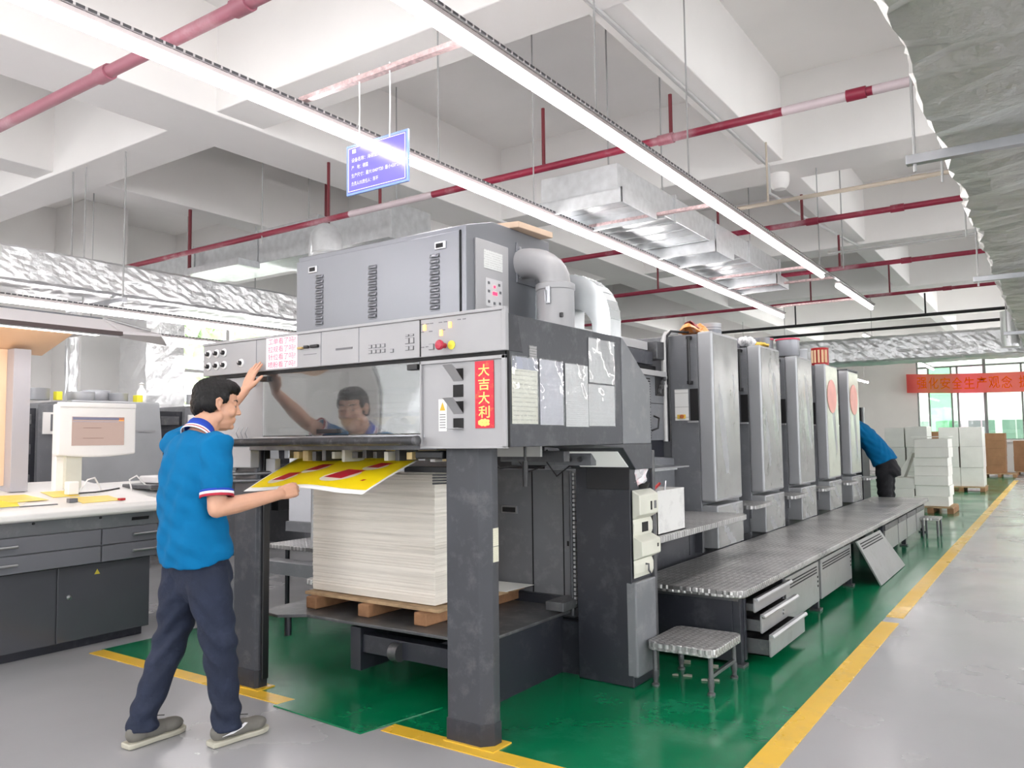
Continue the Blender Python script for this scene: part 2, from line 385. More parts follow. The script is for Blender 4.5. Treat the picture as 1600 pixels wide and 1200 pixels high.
# ------------------------------------------------------------------ ceiling services: LED rows
TUBE = EM('led_tube_glow', LEDCOL, LED)
RAILM = M('slotted_white_rail', (214, 206, 206), 0.45, metal=0.2)
def slotted():
    m = bpy.data.materials.new('slotted_rail'); m.use_nodes = True; nt = m.node_tree; N = nt.nodes; L = nt.links
    b = N['Principled BSDF']; b.inputs['Roughness'].default_value = 0.45; b.inputs['Metallic'].default_value = 0.2
    tc = N.new('ShaderNodeTexCoord'); br = N.new('ShaderNodeTexBrick'); mp = N.new('ShaderNodeMapping')
    mp.inputs['Rotation'].default_value = (0, 0, math.pi / 2)
    br.offset = 0; br.inputs['Scale'].default_value = 1.0; br.inputs['Brick Width'].default_value = 0.05; br.inputs['Row Height'].default_value = 0.02
    br.inputs['Mortar Size'].default_value = 0.006
    br.inputs['Color1'].default_value = br.inputs['Color2'].default_value = (0.07, 0.07, 0.075, 1); br.inputs['Mortar'].default_value = (0.62, 0.60, 0.60, 1)
    L.new(tc.outputs['Object'], mp.inputs[0]); L.new(mp.outputs[0], br.inputs['Vector']); L.new(br.outputs['Color'], b.inputs['Base Color'])
    MATS['slotted_rail'] = m; return m
SLOT = slotted()
def led_row(x, z, spans, label, rods=(), step=1.2, top=SLAB):
    t = thing('linear_light', label, 'light', (x, spans[0][0], z), 'linear LED light rows under the ceiling')
    y0, y1 = spans[0][0], spans[-1][1]
    box('rail', SLOT, (x + 0.018, x + 0.050, y0, y1, z + 0.050, z + 0.062), t, bevel=0)
    for (a, b) in spans:
        n = max(1, round((b - a) / step)); s = (b - a) / n
        src = None
        for i in range(n):
            ya = a + i * s
            if src is None:
                src = MB().tube([(x, ya + 0.006, z), (x, ya + s - 0.006, z)], 0.022, 10).build('led_tube', TUBE, t, smooth=True)
                src.location = (0, 0, 0); base = ya
            else: piece(src, (0, ya - base, 0), t)
        MB().box(x - 0.022, x + 0.034, a, b, z + 0.026, z + 0.048).build('batten', RAILM, t)
    for y in (rods or (spans[0][0] + 0.8, spans[-1][1] - 0.8)): tube('hanger_rod', RODM, [(x + 0.034, y, z + 0.06), (x + 0.034, y, top)], 0.006, t, n=6)
    return t
ZL = 3.15
led_row(-3.30, ZL, [(-5.0, 11.95)], 'long LED light row directly above the printing press, left of the two', rods=(3.95, 5.1, 10.4))
led_row(-2.08, ZL, [(-5.0, 9.15), (9.85, 11.95)], 'long LED light row with a gap near its far end, right of the two', rods=(3.85, 5.2, 8.9))
led_row(-7.85, 2.71, [(0.4, 7.6)], 'LED light row below the foil duct over the second press', rods=(1.6, 4.0, 6.8), top=2.835)
led_row(-9.6, 2.75, [(4.2, 9.0)], 'short LED light row over the second press, farther behind the canopy', rods=())
led_row(-5.3, ZL, [(18.4, 29.2)], 'LED light row far behind the printing units')  # assumed row, added to light the far end of the hall
led_row(1.6, ZL, [(-5.0, 26.2)], 'LED light row over the walkway on the right')  # added out of view to brighten the hall from the right
led_row(4.2, ZL, [(-5.0, 26.2)], 'LED light row at the right side of the hall')  # another row added out of view for extra light
led_row(-7.0, 3.3, [(-5.5, 0.5)], 'LED light row behind the desk')  # added out of view, more light from behind the camera
led_row(-5.25, ZL, [(-5.5, 1.1)], 'LED light row behind the worker, outside the picture')  # added out of frame to brighten the front left floor
for x_, l_ in ((-6.5, 'left'), (-3.5, 'middle'), (-0.5, 'right')): led_row(x_, 3.6, [(19.0, 31.0)], 'LED light row beyond the far foil duct, ' + l_ + ' of three')  # rows added mostly behind the cross duct to brighten the far wall
led_row(-10.8, 3.3, [(-5.5, 4.3)], 'LED light row at the left side of the hall')  # added out of view for more light on the left
# slotted cross rails
PINKRAIL = M('pinkish_slotted_angle', (206, 180, 180), 0.45, metal=0.2, var=(40, 0.3))
for i, (y, x0, x1) in enumerate(((2.83, -3.30, -2.08), (6.05, -3.30, -2.08), (8.95, -3.30, -2.08), (11.5, -3.30, -2.08), (9.75, -3.30, -2.08))):
    o = box('slotted_cross_rail', PINKRAIL, (x0, x1, y - 0.018, y + 0.018, ZL + 0.075, ZL + 0.10), bevel=0)
    tag(o, 'pinkish slotted cross rail between the LED rows, ' + ('carrying the blue sign', 'under the near duct end', 'under the far duct end', 'last before the tubes end', 'beside the gap in the tubes')[i], 'rail', 'cross rails between the LED rows')
# ------------------------------------------------------------------ pipes
PALEPIPE = M('dusty_pale_pipe', (198, 184, 188), 0.45, var=(3, 0.06), dirt=(2.5, (160, 110, 122), 0.4))
def pipe_run(y, z, x0, x1, label, drops=(), r=0.03, mat=REDPIPE, joints=(), dropmat=None, pale=(), name='sprinkler_pipe', group='red sprinkler pipes under the beams'):
    t = thing(name, label, 'pipe', (x0, y, z), group)
    MB().tube([(x0, y, z), (x1, y, z)], r, 12).build('pipe', mat, t, smooth=True)
    for (a, b) in pale: MB().tube([(a, y, z), (b, y, z)], r * 1.04, 12).build('pale_section', PALEPIPE, t, smooth=True)
    for j in joints: MB().tube([(j - 0.06, y, z), (j + 0.06, y, z)], r * 1.3, 12).build('coupling', mat, t, smooth=True)
    for (x, h) in drops:
        MB().tube([(x, y, z), (x, y, z + h)], r * 0.5, 8).build('dropper', dropmat or mat, t, smooth=True)
    return t
DROPR = M('dark_red_dropper', (112, 36, 46), 0.5)
pipe_run(2.45, 3.6, -13, 3.0, 'thick red sprinkler pipe crossing at the top left corner', joints=(-3.3, -4.6), r=0.037, mat=M('dusty_rose_pipe', (158, 98, 112), 0.45, var=(1.5, 0.1), dirt=(1.2, (196, 168, 174), 0.7)))
pipe_run(5.42, 3.6, -13, 3.0, 'red sprinkler pipe just above the near end of the galvanised duct', drops=((-3.37, 0.5), (-2.26, 0.33), (-5.2, 0.6)), joints=(-0.98, -0.40, -2.3), dropmat=DROPR, pale=((-1.45, -1.0), (-0.88, -0.42), (-5.6, -4.55)))
pipe_run(8.45, 3.6, -13, 3.0, 'bright red sprinkler pipe behind the thin beige pipe', drops=((-2.1, 0.3), (-3.0, 0.35)), joints=(-1.2, -2.0), dropmat=DROPR)
pipe_run(11.1, 3.6, -13, 3.0, 'third red sprinkler pipe from the far wall, under a slim conduit', drops=((-2.3, 0.45), (-4.9, 0.45)), joints=(-1.5,), dropmat=DROPR)
pipe_run(13.65, 3.6, -13, 3.0, 'thin red sprinkler pipe nearest the far foil duct', drops=((-3.3, 0.6), (-2.1, 0.5)), joints=(-1.3,), r=0.026, dropmat=DROPR)
pipe_run(16.1, 3.55, -6.2, 3.0, 'upper black pipe above the far foil duct', drops=((-4.2, 0.4), (-1.9, 0.4)), r=0.03, mat=BLACKPIPE, name='black_pipe', group='black pipes above the far duct')
pipe_run(16.45, 3.40, -5.4, 3.0, 'lower black pipe lying just on the far foil duct', drops=(), r=0.028, mat=BLACKPIPE, name='black_pipe', group='black pipes above the far duct')
pipe_run(7.6, 3.62, -2.55, 3.0, 'thin beige pipe crossing above the bright red one', drops=((-2.2, 0.6),), r=0.02, mat=M('beige_pipe', (196, 184, 168), 0.5), joints=(-0.9,), name='conduit', group='thin conduits under the ceiling')
pipe_run(10.9, 3.78, -2.4, 3.0, 'slim pale conduit along the third red pipe', r=0.015, mat=GREYPIPE, name='conduit', group='thin conduits under the ceiling')
# loose red droppers / rods hanging on the left
for i, (x, y, z0, z1, m, r, lab) in enumerate(((-8.95, 5.9, 3.3, 4.36, DROPR, 0.022, 'dark red vertical pipe stub above the left foil duct'), (-7.45, 6.8, 3.75, 5.25, DROPR, 0.018, 'shorter dark red pipe stub at the corner of the galvanised cross duct'), (-6.1, 5.6, 3.62, 4.3, DROPR, 0.016, 'thin red pipe hanging beside the galvanised cross duct'))):
    o = tube('pipe_stub', m, [(x, y, z0), (x, y, z1)], r, n=8); tag(o, lab, 'pipe')
for i, (x, y, z0, z1) in enumerate(((-8.3, 4.25, 2.78, 4.3), (-8.55, 3.4, 3.3, 4.3), (-6.9, 5.4, 3.5, 5.25), (-8.95, 6.9, 3.2, 4.4), (-2.95, 5.75, 3.5, 5.25), (-2.85, 6.6, 3.5, 5.25), (-1.95, 9.6, 3.3, 5.25), (-0.52, 5.5, 2.95, 5.25), (-0.55, 7.4, 3.0, 5.25))):
    o = tube('hanger_rod', RODM, [(x, y, z0), (x, y, z1)], 0.007, n=6)
    tag(o, ('thin hanger rod in front of the left foil duct', 'thin hanger rod behind the left foil duct near the frame edge', 'thin hanger rod above the galvanised cross duct', 'thin hanger rod farther back over the left foil duct', 'thin hanger rod of the near end of the galvanised duct', 'second thin hanger rod of the galvanised duct', 'thin hanger rod near the far end of the right light row', 'thin hanger rod beside the big right foil duct, near', 'thin hanger rod beside the big right foil duct, far')[i], 'rod', 'thin steel hanger rods')
# conduit along the narrow Y beam
o = tube('beam_conduit', GREYPIPE, [(-2.45, 3.0, 4.30), (-2.45, 8.5, 4.30), (-2.45, 8.52, 4.25), (-2.45, 8.53, 4.0), (-2.40, 8.6, 3.97), (-2.40, 9.3, 3.97), (-2.42, 13.0, 4.3)], 0.018, n=8)
tag(o, 'white electrical conduit running along the narrow beam', 'conduit')
o = MB().lathe((-2.44, 8.88, 4.22), [(0.0, -0.10), (0.07, -0.09), (0.10, -0.05), (0.11, 0.0), (0.11, 0.079), (0.0, 0.079)], 20).build('dome_camera', SCREEN_W, smooth=True); tag(o, 'white dome hanging under the beam crossing', 'dome')
# ------------------------------------------------------------------ ducts
def duct(name, label, axis, a0, a1, c1, c2, w, h, mat, wr=0.012, seg=0.10, band=1.15, seed=1, rnd_=0.03, parent=None, nside=7):
    """box duct along axis ('x' or 'y'); c1,c2 = centre (other horizontal, z); wrinkled skin, pinched at the tape bands"""
    rn = random.Random(seed); n = max(2, int((a1 - a0) / seg)); prof = []
    for i in range(nside): prof.append((-w / 2 + w * i / nside, -h / 2))
    for i in range(nside): prof.append((w / 2, -h / 2 + h * i / nside))
    for i in range(nside): prof.append((w / 2 - w * i / nside, h / 2))
    for i in range(nside): prof.append((-w / 2, h / 2 - h * i / nside))
    m = len(prof); vs = []; fs = []
    for i in range(n + 1):
        a = a0 + (a1 - a0) * i / n
        ph = ((a - a0) / band) % 1.0; bulge = math.sin(math.pi * ph) ** 0.5 * wr * 2.2
        for k, (p, q) in enumerate(prof):
            l = math.hypot(p, q); s = 1 + bulge / max(l, 0.1)
            cr = 1 - (rnd_ / l if abs(abs(p) - w / 2) < 1e-6 and abs(abs(q) - h / 2) < 1e-6 else 0)
            jx, jz = rn.uniform(-wr, wr), rn.uniform(-wr, wr)
            P, Q = p * s * cr + jx, q * s * cr + jz
            b = a + rn.uniform(-wr, wr)
            vs.append((b, c1 + P, c2 + Q) if axis == 'x' else (c1 + P, b, c2 + Q))
    for i in range(n):
        for k in range(m):
            k2 = (k + 1) % m
            f = (i * m + k, i * m + k2, (i + 1) * m + k2, (i + 1) * m + k)
            fs.append(f if axis == 'x' else f[::-1])
    fs.append(tuple(range(m))); fs.append(tuple(n * m + k for k in range(m)))
    mb = MB(); mb.add(vs, fs)
    o = mb.build(name, mat, parent, smooth=False)
    return o
def hanger(x0, x1, y, z, lab, top=SLAB):
    t = thing('duct_hanger', lab, 'hanger', ((x0 + x1) / 2, y, z), 'steel hangers under the foil ducts')
    box('channel', STEEL, (x0, x1, y - 0.025, y + 0.025, z - 0.05, z), t)
    for x in (x0 + 0.04, x1 - 0.04): tube('rod', RODM, [(x, y, z - 0.09), (x, y, top)], 0.008, t, n=6)
o = duct('insulated_duct', '', 'y', -1.5, 8.6, -8.05, 3.02, 0.85, 0.34, FOIL, wr=0.005, seg=0.06, seed=4, nside=10)
tag(o, 'wrinkled silver foil duct running above the second press on the left', 'duct')
hanger(-8.6, -7.5, 4.25, 2.83, 'steel hanger under the left foil duct')
o = duct('insulated_duct', '', 'y', 1.2, 18.0, 0.42, 3.18, 1.7, 0.55, FOILGREY, wr=0.017, seg=0.11, band=1.15, seed=9, nside=9)
tag(o, 'big silver foil duct hanging along the right edge of the photo', 'duct')
for i, y in enumerate((4.6, 8.6, 13.6)): hanger(-0.60, 1.46, y, 2.865, ('steel hanger of the big right foil duct, nearest', 'steel hanger of the big right foil duct, middle', 'steel hanger of the big right foil duct, farthest')[i])
o = duct('insulated_duct', '', 'x', -7.0, -0.4, 17.45, 3.08, 0.7, 0.52, FOIL, wr=0.007, seg=0.07, seed=12, nside=9)
tag(o, 'silver foil cross duct in front of the far wall above the window', 'duct')
o = MB().lathe((-0.62, 16.2, 3.0), [(0.0, -0.12), (0.13, -0.12), (0.14, 0.0), (0.14, 0.5), (0.0, 0.5)], 14).build('insulated_pipe', FOIL, smooth=True); tag(o, 'short vertical foil wrapped pipe at the end of the right duct', 'pipe')
# galvanised duct over the press with its outlets
t = thing('galvanised_duct', 'long galvanised duct with three outlets hanging between the LED rows', 'duct', (-3.07, 5.4, 3.3))
segs = [(5.45, 6.55), (6.57, 7.55), (7.57, 8.6), (8.62, 9.75)]
for a, b in segs:
    box('duct_section', GALV, (-3.42, -2.72, a, b, 3.30, 3.52), t, bevel=0.004)
    box('flange', GALV, (-3.44, -2.70, b - 0.01, b + 0.015, 3.285, 3.535), t, bevel=0.002)
for (a, b) in ((5.40, 6.05), (7.42, 7.95), (9.45, 9.95)):
    mb = MB()
    for (x0, x1, y0, y1) in ((-3.44, -2.66, a, a + 0.012), (-3.44, -2.66, b - 0.012, b), (-3.44, -3.428, a, b), (-2.672, -2.66, a, b)): mb.box(x0, x1, y0, y1, 3.19, 3.31)
    mb.box(-3.44, -2.66, a, b, 3.296, 3.302)
    mb.build('outlet', GALV, t, bevel=0.002)
for y in [5.6 + 0.25 * i for i in range(17)]:
    MB().box(-3.41, -2.73, y, y + 0.008, 3.292, 3.301).build('seam', GALV, t)
t = thing('galvanised_duct', 'galvanised cross duct behind the dryer cabinet on the left', 'duct', (-7.5, 6.2, 3.5))
for (a, b, z0, z1) in ((-10.4, -9.0, 3.56, 3.88), (-8.98, -7.75, 3.53, 3.88), (-7.73, -6.7, 3.50, 3.90), (-6.68, -5.6, 3.50, 3.86)):
    box('duct_section', GALV, (a, b, 6.0, 6.6, z0, z1), t, bevel=0.004)
    box('flange', GALV, (b - 0.01, b + 0.015, 5.985, 6.615, z0 - 0.015, z1 + 0.015), t, bevel=0.002)
box('outlet', GALV, (-8.75, -7.7, 5.7, 6.0, 3.44, 3.52), t, bevel=0.002)
for x in (-9.6, -7.2, -5.8): tube('hanger_rod', RODM, [(x, 6.3, 3.86), (x, 6.3, SLAB)], 0.006, t, n=6)
# round elbow rising behind the dryer
t = thing('round_duct_elbow', 'round galvanised elbow pipe sticking up behind the dryer cabinet', 'duct', (-4.95, 4.6, 2.4))
pts = [(-5.02, 4.6, 0.537), (-5.02, 4.6, 2.98)] + [(-5.02 - 0.14 + 0.14 * math.cos(a), 4.6 + 0.10 - 0.10 * math.cos(a), 2.98 + 0.17 * math.sin(a)) for a in [math.pi * i / 10 for i in range(1, 11)]] + [(-5.30, 4.8, 2.9)]
MB().tube(pts, 0.125, 20).build('pipe', GALV, t, smooth=True)
for z in (2.55, 2.97): MB().lathe((-5.02, 4.6, z), [(0.128, -0.012), (0.134, 0), (0.128, 0.012)], 20).build('seam', GALV, t, smooth=True)
# ------------------------------------------------------------------ hanging sign
SIGNB = M('violet_blue_sign', (112, 104, 196), 0.12, spec=0.7, coat=0.6)
SIGNE = M('light_blue_acrylic', (136, 166, 232), 0.15, coat=0.5)
LETW = M('white_lettering', (250, 250, 252), 0.5)
sx0, sx1, sz0, sz1, sy = -2.95, -2.53, 2.645, 2.905, 2.83
t = thing('hanging_sign', 'violet blue machine data sign hanging on two white cords', 'sign', ((sx0 + sx1) / 2, sy, sz0))
bd_ = box('board', SIGNE, (sx0, sx1, sy, sy + 0.012, sz0, sz1), t, bevel=0.002)
box('face', SIGNB, (sx0 + 0.012, sx1 - 0.012, sy - 0.002, sy + 0.001, sz0 + 0.012, sz1 - 0.012), t, bevel=0)
for (a, b, c, d) in ((sx0 + .016, sx1 - .016, sz1 - .020, sz1 - .017), (sx0 + .016, sx1 - .016, sz0 + .017, sz0 + .020), (sx0 + .016, sx0 + .019, sz0 + .017, sz1 - .017), (sx1 - .019, sx1 - .016, sz0 + .017, sz1 - .017)):
    MB().box(a, b, sy - 0.0035, sy - 0.002, c, d).build('border', LETW, t)
def sline(s, x0, x1, z, h): text(s, LETW, ((x0 + x1) / 2, sy - 0.0035, z), (1, 0, 0), (0, 0, 1), x1 - x0, h, t)
sline('设备名称：海德堡对开五色机', sx0 + .04, sx1 - .09, 2.822, .022)
sline('产　地：德国', sx0 + .04, sx0 + .155, 2.783, .022)
sline('生产尺寸：最大1040*720  最小420*290', sx0 + .04, sx1 - .04, 2.742, .022)
sline('负责人/5S责任人：陈平', sx0 + .04, sx0 + .225, 2.70, .022)
MB().box(sx0 + .045, sx0 + .07, sy - .0035, sy - .002, 2.858, 2.878).build('emblem', LETW, t); sline('有限公司', sx0 + .16, sx0 + .215, 2.868, .013)
for x in (sx0 + 0.09, sx1 - 0.12):
    tube('cord', LETW, [(x, sy, sz1 - 0.02), (x + 0.004, sy, sz1 + 0.16), (x, sy, ZL + 0.12)], 0.0035, t, n=6)
# ------------------------------------------------------------------ press delivery
def paper_lines(name, col, ink, rows=26, amt=0.5, gloss=0.35):
    m = bpy.data.materials.new(name); m.use_nodes = True; nt = m.node_tree; N = nt.nodes; L = nt.links
    b = N['Principled BSDF']; b.inputs['Roughness'].default_value = gloss
    tc = N.new('ShaderNodeTexCoord'); sp = N.new('ShaderNodeSeparateXYZ'); L.new(tc.outputs['Generated'], sp.inputs[0])
    wv = N.new('ShaderNodeMath'); wv.operation = 'MULTIPLY'; wv.inputs[1].default_value = rows; L.new(sp.outputs['Z'], wv.inputs[0])
    fr = N.new('ShaderNodeMath'); fr.operation = 'FRACT'; L.new(wv.outputs[0], fr.inputs[0])
    gt = N.new('ShaderNodeMath'); gt.operation = 'GREATER_THAN'; gt.inputs[1].default_value = 0.72; L.new(fr.outputs[0], gt.inputs[0])
    fl = N.new('ShaderNodeMath'); fl.operation = 'FLOOR'; L.new(wv.outputs[0], fl.inputs[0])
    cb = N.new('ShaderNodeCombineXYZ'); L.new(fl.outputs[0], cb.inputs[2])
    mu = N.new('ShaderNodeMath'); mu.operation = 'MULTIPLY'; mu.inputs[1].default_value = 14; L.new(sp.outputs['Y'], mu.inputs[0]); L.new(mu.outputs[0], cb.inputs[1])
    ns = N.new('ShaderNodeTexNoise'); ns.inputs['Scale'].default_value = 1.3; L.new(cb.outputs[0], ns.inputs['Vector'])
    g2 = N.new('ShaderNodeMath'); g2.operation = 'GREATER_THAN'; g2.inputs[1].default_value = 0.47; L.new(ns.outputs['Fac'], g2.inputs[0])
    mm = N.new('ShaderNodeMath'); mm.operation = 'MULTIPLY'; L.new(gt.outputs[0], mm.inputs[0]); L.new(g2.outputs[0], mm.inputs[1])
    ma = N.new('ShaderNodeMath'); ma.operation = 'MULTIPLY'; ma.inputs[1].default_value = amt; L.new(mm.outputs[0], ma.inputs[0])
    mx = N.new('ShaderNodeMix'); mx.data_type = 'RGBA'; mx.inputs[6].default_value = (*hexc(*col), 1); mx.inputs[7].default_value = (*hexc(*ink), 1)
    L.new(ma.outputs[0], mx.inputs[0]); L.new(mx.outputs[2], b.inputs['Base Color']); MATS[name] = m
    return m
FX0, FX1, FY = -4.17, -1.985, 2.85
D = thing('press_delivery', 'grey delivery end of the offset printing press with control panel', 'printing press', (-3.1, 3.4, 0))
# columns
def column(x0, x1, y0, y1, z1, ch):
    pl = [(x0, y0, 0.006), (x1 - ch, y0, 0.006), (x1, y0 + ch, 0.006), (x1, y1, 0.006), (x0, y1, 0.006)]
    c = MB().prism(pl, (0, 0, z1 - 0.006)).build('column', PRESS, D, bevel=0.004)
    e = 0.004
    q = [(x0 - e, y0 - e, 0.006), (x1 - ch + e, y0 - e, 0.006), (x1 + e, y0 + ch, 0.006), (x1 + e, y1 + e, 0.006), (x0 - e, y1 + e, 0.006)]
    MB().prism(q, (0, 0, 0.10)).build('column_foot', PRESS_DK, c, bevel=0.002)
    MB().box(x0 - 0.01, x1 + 0.04, y0 - 0.02, y1 + 0.03, 0.0, 0.008).build('floor_shim', YELLOW, c)
    return c
column(-4.02, -3.81, 2.97, 3.04, 1.37, 0.015)
cr = column(-2.42, -2.185, 2.97, 3.065, 1.37, 0.045)
LBL = paper_lines('cream_label', (222, 220, 200), (120, 120, 110), 18, 0.6)
MB().box(-2.186, -2.183, 3.020, 3.062, 0.83, 0.90).build('label', LBL, cr); MB().box(-2.186, -2.183, 3.020, 3.062, 0.903, 0.985).build('label', LBL, cr)
box('black_strip', BLACK, (-3.812, -3.795, 3.0, 3.045, 0.05, 1.37), D)
# control panel
P = box('control_panel', PRESS_LT, (FX0, FX1, FY, FY + 0.02, 1.787, 1.967), D, bevel=0.004)
box('panel_backing', PRESS, (FX0 + 0.01, -2.29, FY + 0.021, FY + 0.30, 1.787, 1.95), D)
box('panel_top_lip', PRESS_LT, (FX0 - 0.004, FX1 + 0.004, FY - 0.006, FY + 0.022, 1.967, 1.982), P, bevel=0.003)
box('panel_end_lip', PRESS_LT, (FX1 - 0.014, FX1 + 0.006, FY - 0.006, FY + 0.021, 1.787, 1.975), P, bevel=0.003)
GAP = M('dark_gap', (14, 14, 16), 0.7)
for x in (-3.68, -3.155, -2.88): MB().box(x - 0.002, x + 0.002, FY - 0.0012, FY + 0.01, 1.79, 1.966).build('panel_joint', PRESS_MID, P)
MB().box(-2.478, -2.470, FY - 0.0012, FY + 0.01, 1.79, 1.966).build('panel_joint', GAP, P)
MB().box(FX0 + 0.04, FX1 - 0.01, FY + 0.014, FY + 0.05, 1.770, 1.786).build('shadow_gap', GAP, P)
# knobs
KN = M('knob_ring', (222, 222, 222), 0.35)
def knob(x, z):
    k = MB().lathe((x, FY, z), [(0.024, 0.0), (0.024, -0.006), (0.020, -0.009)], 18, 'y').build('knob', KN, P, smooth=True)
    MB().lathe((x, FY, z), [(0.013, -0.006), (0.013, -0.022), (0.010, -0.026), (0.0, -0.026)], 14, 'y').build('knob_cap', BLACK, k, smooth=True)
    MB().box(x - 0.002, x + 0.002, FY - 0.0275, FY - 0.025, z, z + 0.012).build('pointer', KN, k)
for z in (1.915, 1.843):
    for x in (-4.11, -4.035, -3.965): knob(x, z)
knob(-3.81, 1.845)
BTN = M('grey_button', (168, 168, 170), 0.4); BTND = M('dark_button_frame', (96, 96, 100), 0.4)
def button(x, z, w=0.022, h=0.018, m=BTN):
    b = MB().box(x - w / 2, x + w / 2, FY - 0.003, FY + 0.002, z - h / 2, z + h / 2).build('button_frame', BTND, P)
    MB().box(x - w / 2 + 0.002, x + w / 2 - 0.002, FY - 0.006, FY - 0.002, z - h / 2 + 0.002, z + h / 2 - 0.002).build('button', PRESS_LT if m is BTN else m, b)
for z in (1.862, 1.836):
    for i in range(4): button(-2.80 + i * 0.030, z)
button(-2.655, 1.832)
for x in (-2.555, -2.525):
    button(x, 1.898, h=0.010); button(x, 1.872, 0.026, 0.028); button(x, 1.836, h=0.020)
AMB = M('amber_lamp', (255, 190, 90), 0.3, emit=((255, 170, 70), 3.0))
for (x, z) in ((-2.445, 1.926), (-2.292, 1.926), (-2.345, 1.893)):
    MB().box(x - 0.007, x + 0.007, FY - 0.006, FY + 0.001, z - 0.013, z + 0.013).build('indicator_lamp', AMB, P)
MARK = M('printed_mark', (110, 110, 114), 0.5)
for (x, z, w) in ((-2.46, 1.943, .018), (-2.43, 1.943, .02), (-2.405, 1.943, .02), (-2.46, 1.906, .018), (-2.41, 1.906, .02), (-2.35, 1.943, .02), (-2.32, 1.943, .02), (-2.24, 1.946, .018), (-2.21, 1.946, .018), (-2.46, 1.834, .018), (-2.43, 1.835, .02), (-2.33, 1.906, .015)):
    MB().box(x - w / 2, x + w / 2, FY - 0.0015, FY + 0.001, z - 0.002, z + 0.002).build('mark', MARK, P)
button(-2.405, 1.832, 0.032, 0.028)
ES = MB().lathe((-2.325, FY, 1.832), [(0.012, 0), (0.012, -0.03), (0.022, -0.032), (0.024, -0.042), (0.018, -0.05), (0.0, -0.052)], 18, 'y').build('emergency_stop', M('red_button', (176, 34, 60), 0.35), P, smooth=True)
MB().lathe((-2.285, FY, 1.832), [(0.021, 0), (0.021, -0.003), (0.0, -0.0035)], 20, 'y').build('yellow_disc', M('yellow_sticker', (224, 214, 70), 0.5), P)
box('slot', BTND, (-3.045, -2.925, FY - 0.002, FY + 0.002, 1.862, 1.872), P, bevel=0)
# toggles beside the note
for x in (-3.26, -3.21, -3.185): box('toggle', BLACK, (x - 0.016, x + 0.016, FY - 0.018, FY, 1.887, 1.903), P, bevel=0.004)
box('toggle', M('brass_toggle', (186, 158, 100), 0.4), (-3.325, -3.285, FY - 0.018, FY, 1.886, 1.898), P, bevel=0.004)
MB().box(-3.29, -3.19, FY - 0.0015, FY + 0.001, 1.854, 1.857).build('mark', MARK, P)
# note with pink lettering
NOTE = M('note_paper', (246, 228, 234), 0.5); PINK = M('pink_ink', (214, 84, 122), 0.6)
n_ = thing('paper_note', 'white paper note with four lines of pink writing on the control panel', 'note', (-3.465, FY, 1.88))
box('sheet', NOTE, (-3.592, -3.338, FY - 0.003, FY - 0.0005, 1.795, 1.967), n_, bevel=0)
for i, s in enumerate(('工单看了吗?', '拉规看了吗?', '针位看了吗?', '喷粉看了吗?')):
    text(s, PINK, (-3.462, FY - 0.0035, 1.945 - i * 0.0425), (1, 0, 0), (0, 0, 1), 0.222, 0.034, n_)
# right front door
DR = box('front_door', PRESS_LT, (-2.478, -1.99, FY + 0.012, FY + 0.30, 1.362, 1.768), D, bevel=0.004)
for b in ((-2.478, -1.985, FY - 0.002, FY + 0.02, 1.752, 1.768), (-2.478, -1.985, FY - 0.002, FY + 0.02, 1.357, 1.368), (-2.005, -1.985, FY - 0.002, FY + 0.02, 1.36, 1.768), (-2.478, -2.468, FY - 0.002, FY + 0.02, 1.36, 1.768)): box('door_edge', PRESS_LT, b, DR, bevel=0.002)
for i, (z0, z1) in enumerate(((1.668, 1.722), (1.592, 1.648), (1.518, 1.572), (1.448, 1.495))):
    s = MB().box(-2.285, -2.228, FY + 0.008, FY + 0.014, z0, z1).build('slot', GAP, DR)
    if i in (0, 2): MB().prism([(-2.285, FY + 0.012, z0 - 0.004), (-2.285, FY + 0.008, z0 + 0.002), (-2.285, FY - 0.07, z1 + 0.014), (-2.285, FY - 0.066, z1 + 0.016)], (0.057, 0, 0)).build('slot_flap', PRESS_LT, s)
    if i == 3: MB().prism([(-2.29, FY + 0.012, z0 - 0.004), (-2.29, FY - 0.035, z0 - 0.001), (-2.29, FY - 0.035, z0 + 0.003), (-2.29, FY + 0.012, z0 + 0.001)], (0.062, 0, 0)).build('slot_flap', PRESS_LT, s)
wl = box('warning_label', PAPERW, (-2.372, -2.325, FY + 0.0095, FY + 0.0125, 1.437, 1.585), DR, bevel=0)
MB().prism([(-2.365, FY + 0.0085, 1.532), (-2.332, FY + 0.0085, 1.532), (-2.3485, FY + 0.0085, 1.572)], (0, 0.002, 0)).build('warning_triangle', M('amber_print', (214, 170, 40), 0.5), wl)
for i in range(6): MB().box(-2.366, -2.331, FY + 0.0085, FY + 0.0105, 1.452 + i * 0.012, 1.456 + i * 0.012).build('print_line', MARK, wl)
cp = thing('fortune_banner', 'vertical red paper strip with gold Chinese characters on the door', 'paper strip', (-2.105, FY, 1.445))
REDP = M('red_glitter_paper', (206, 22, 52), 0.45, dirt=(30, (226, 120, 60), 0.7)); GOLD = M('gold_ink', (246, 206, 110), 0.35, metal=0.2)
box('sheet', REDP, (-2.158, -2.055, FY + 0.007, FY + 0.0115, 1.447, 1.748), cp, bevel=0)
for i, ch in enumerate('大吉大利'):
    text(ch, GOLD, (-2.108, FY + 0.0065, 1.706 - i * 0.062), (1, 0, 0), (0, 0, 1), 0.062, 0.054, cp, thick=0.012)
mb = MB()
for i in range(9): mb.ball((-2.108 + 0.025 * math.cos(i * 0.7) * (1 if i else 0), FY + 0.0065, 1.472 + 0.010 * math.sin(i * 0.7)), 0.011, 0.001, 0.008, 8, 5)
mb.build('gold_ornament', GOLD, cp)
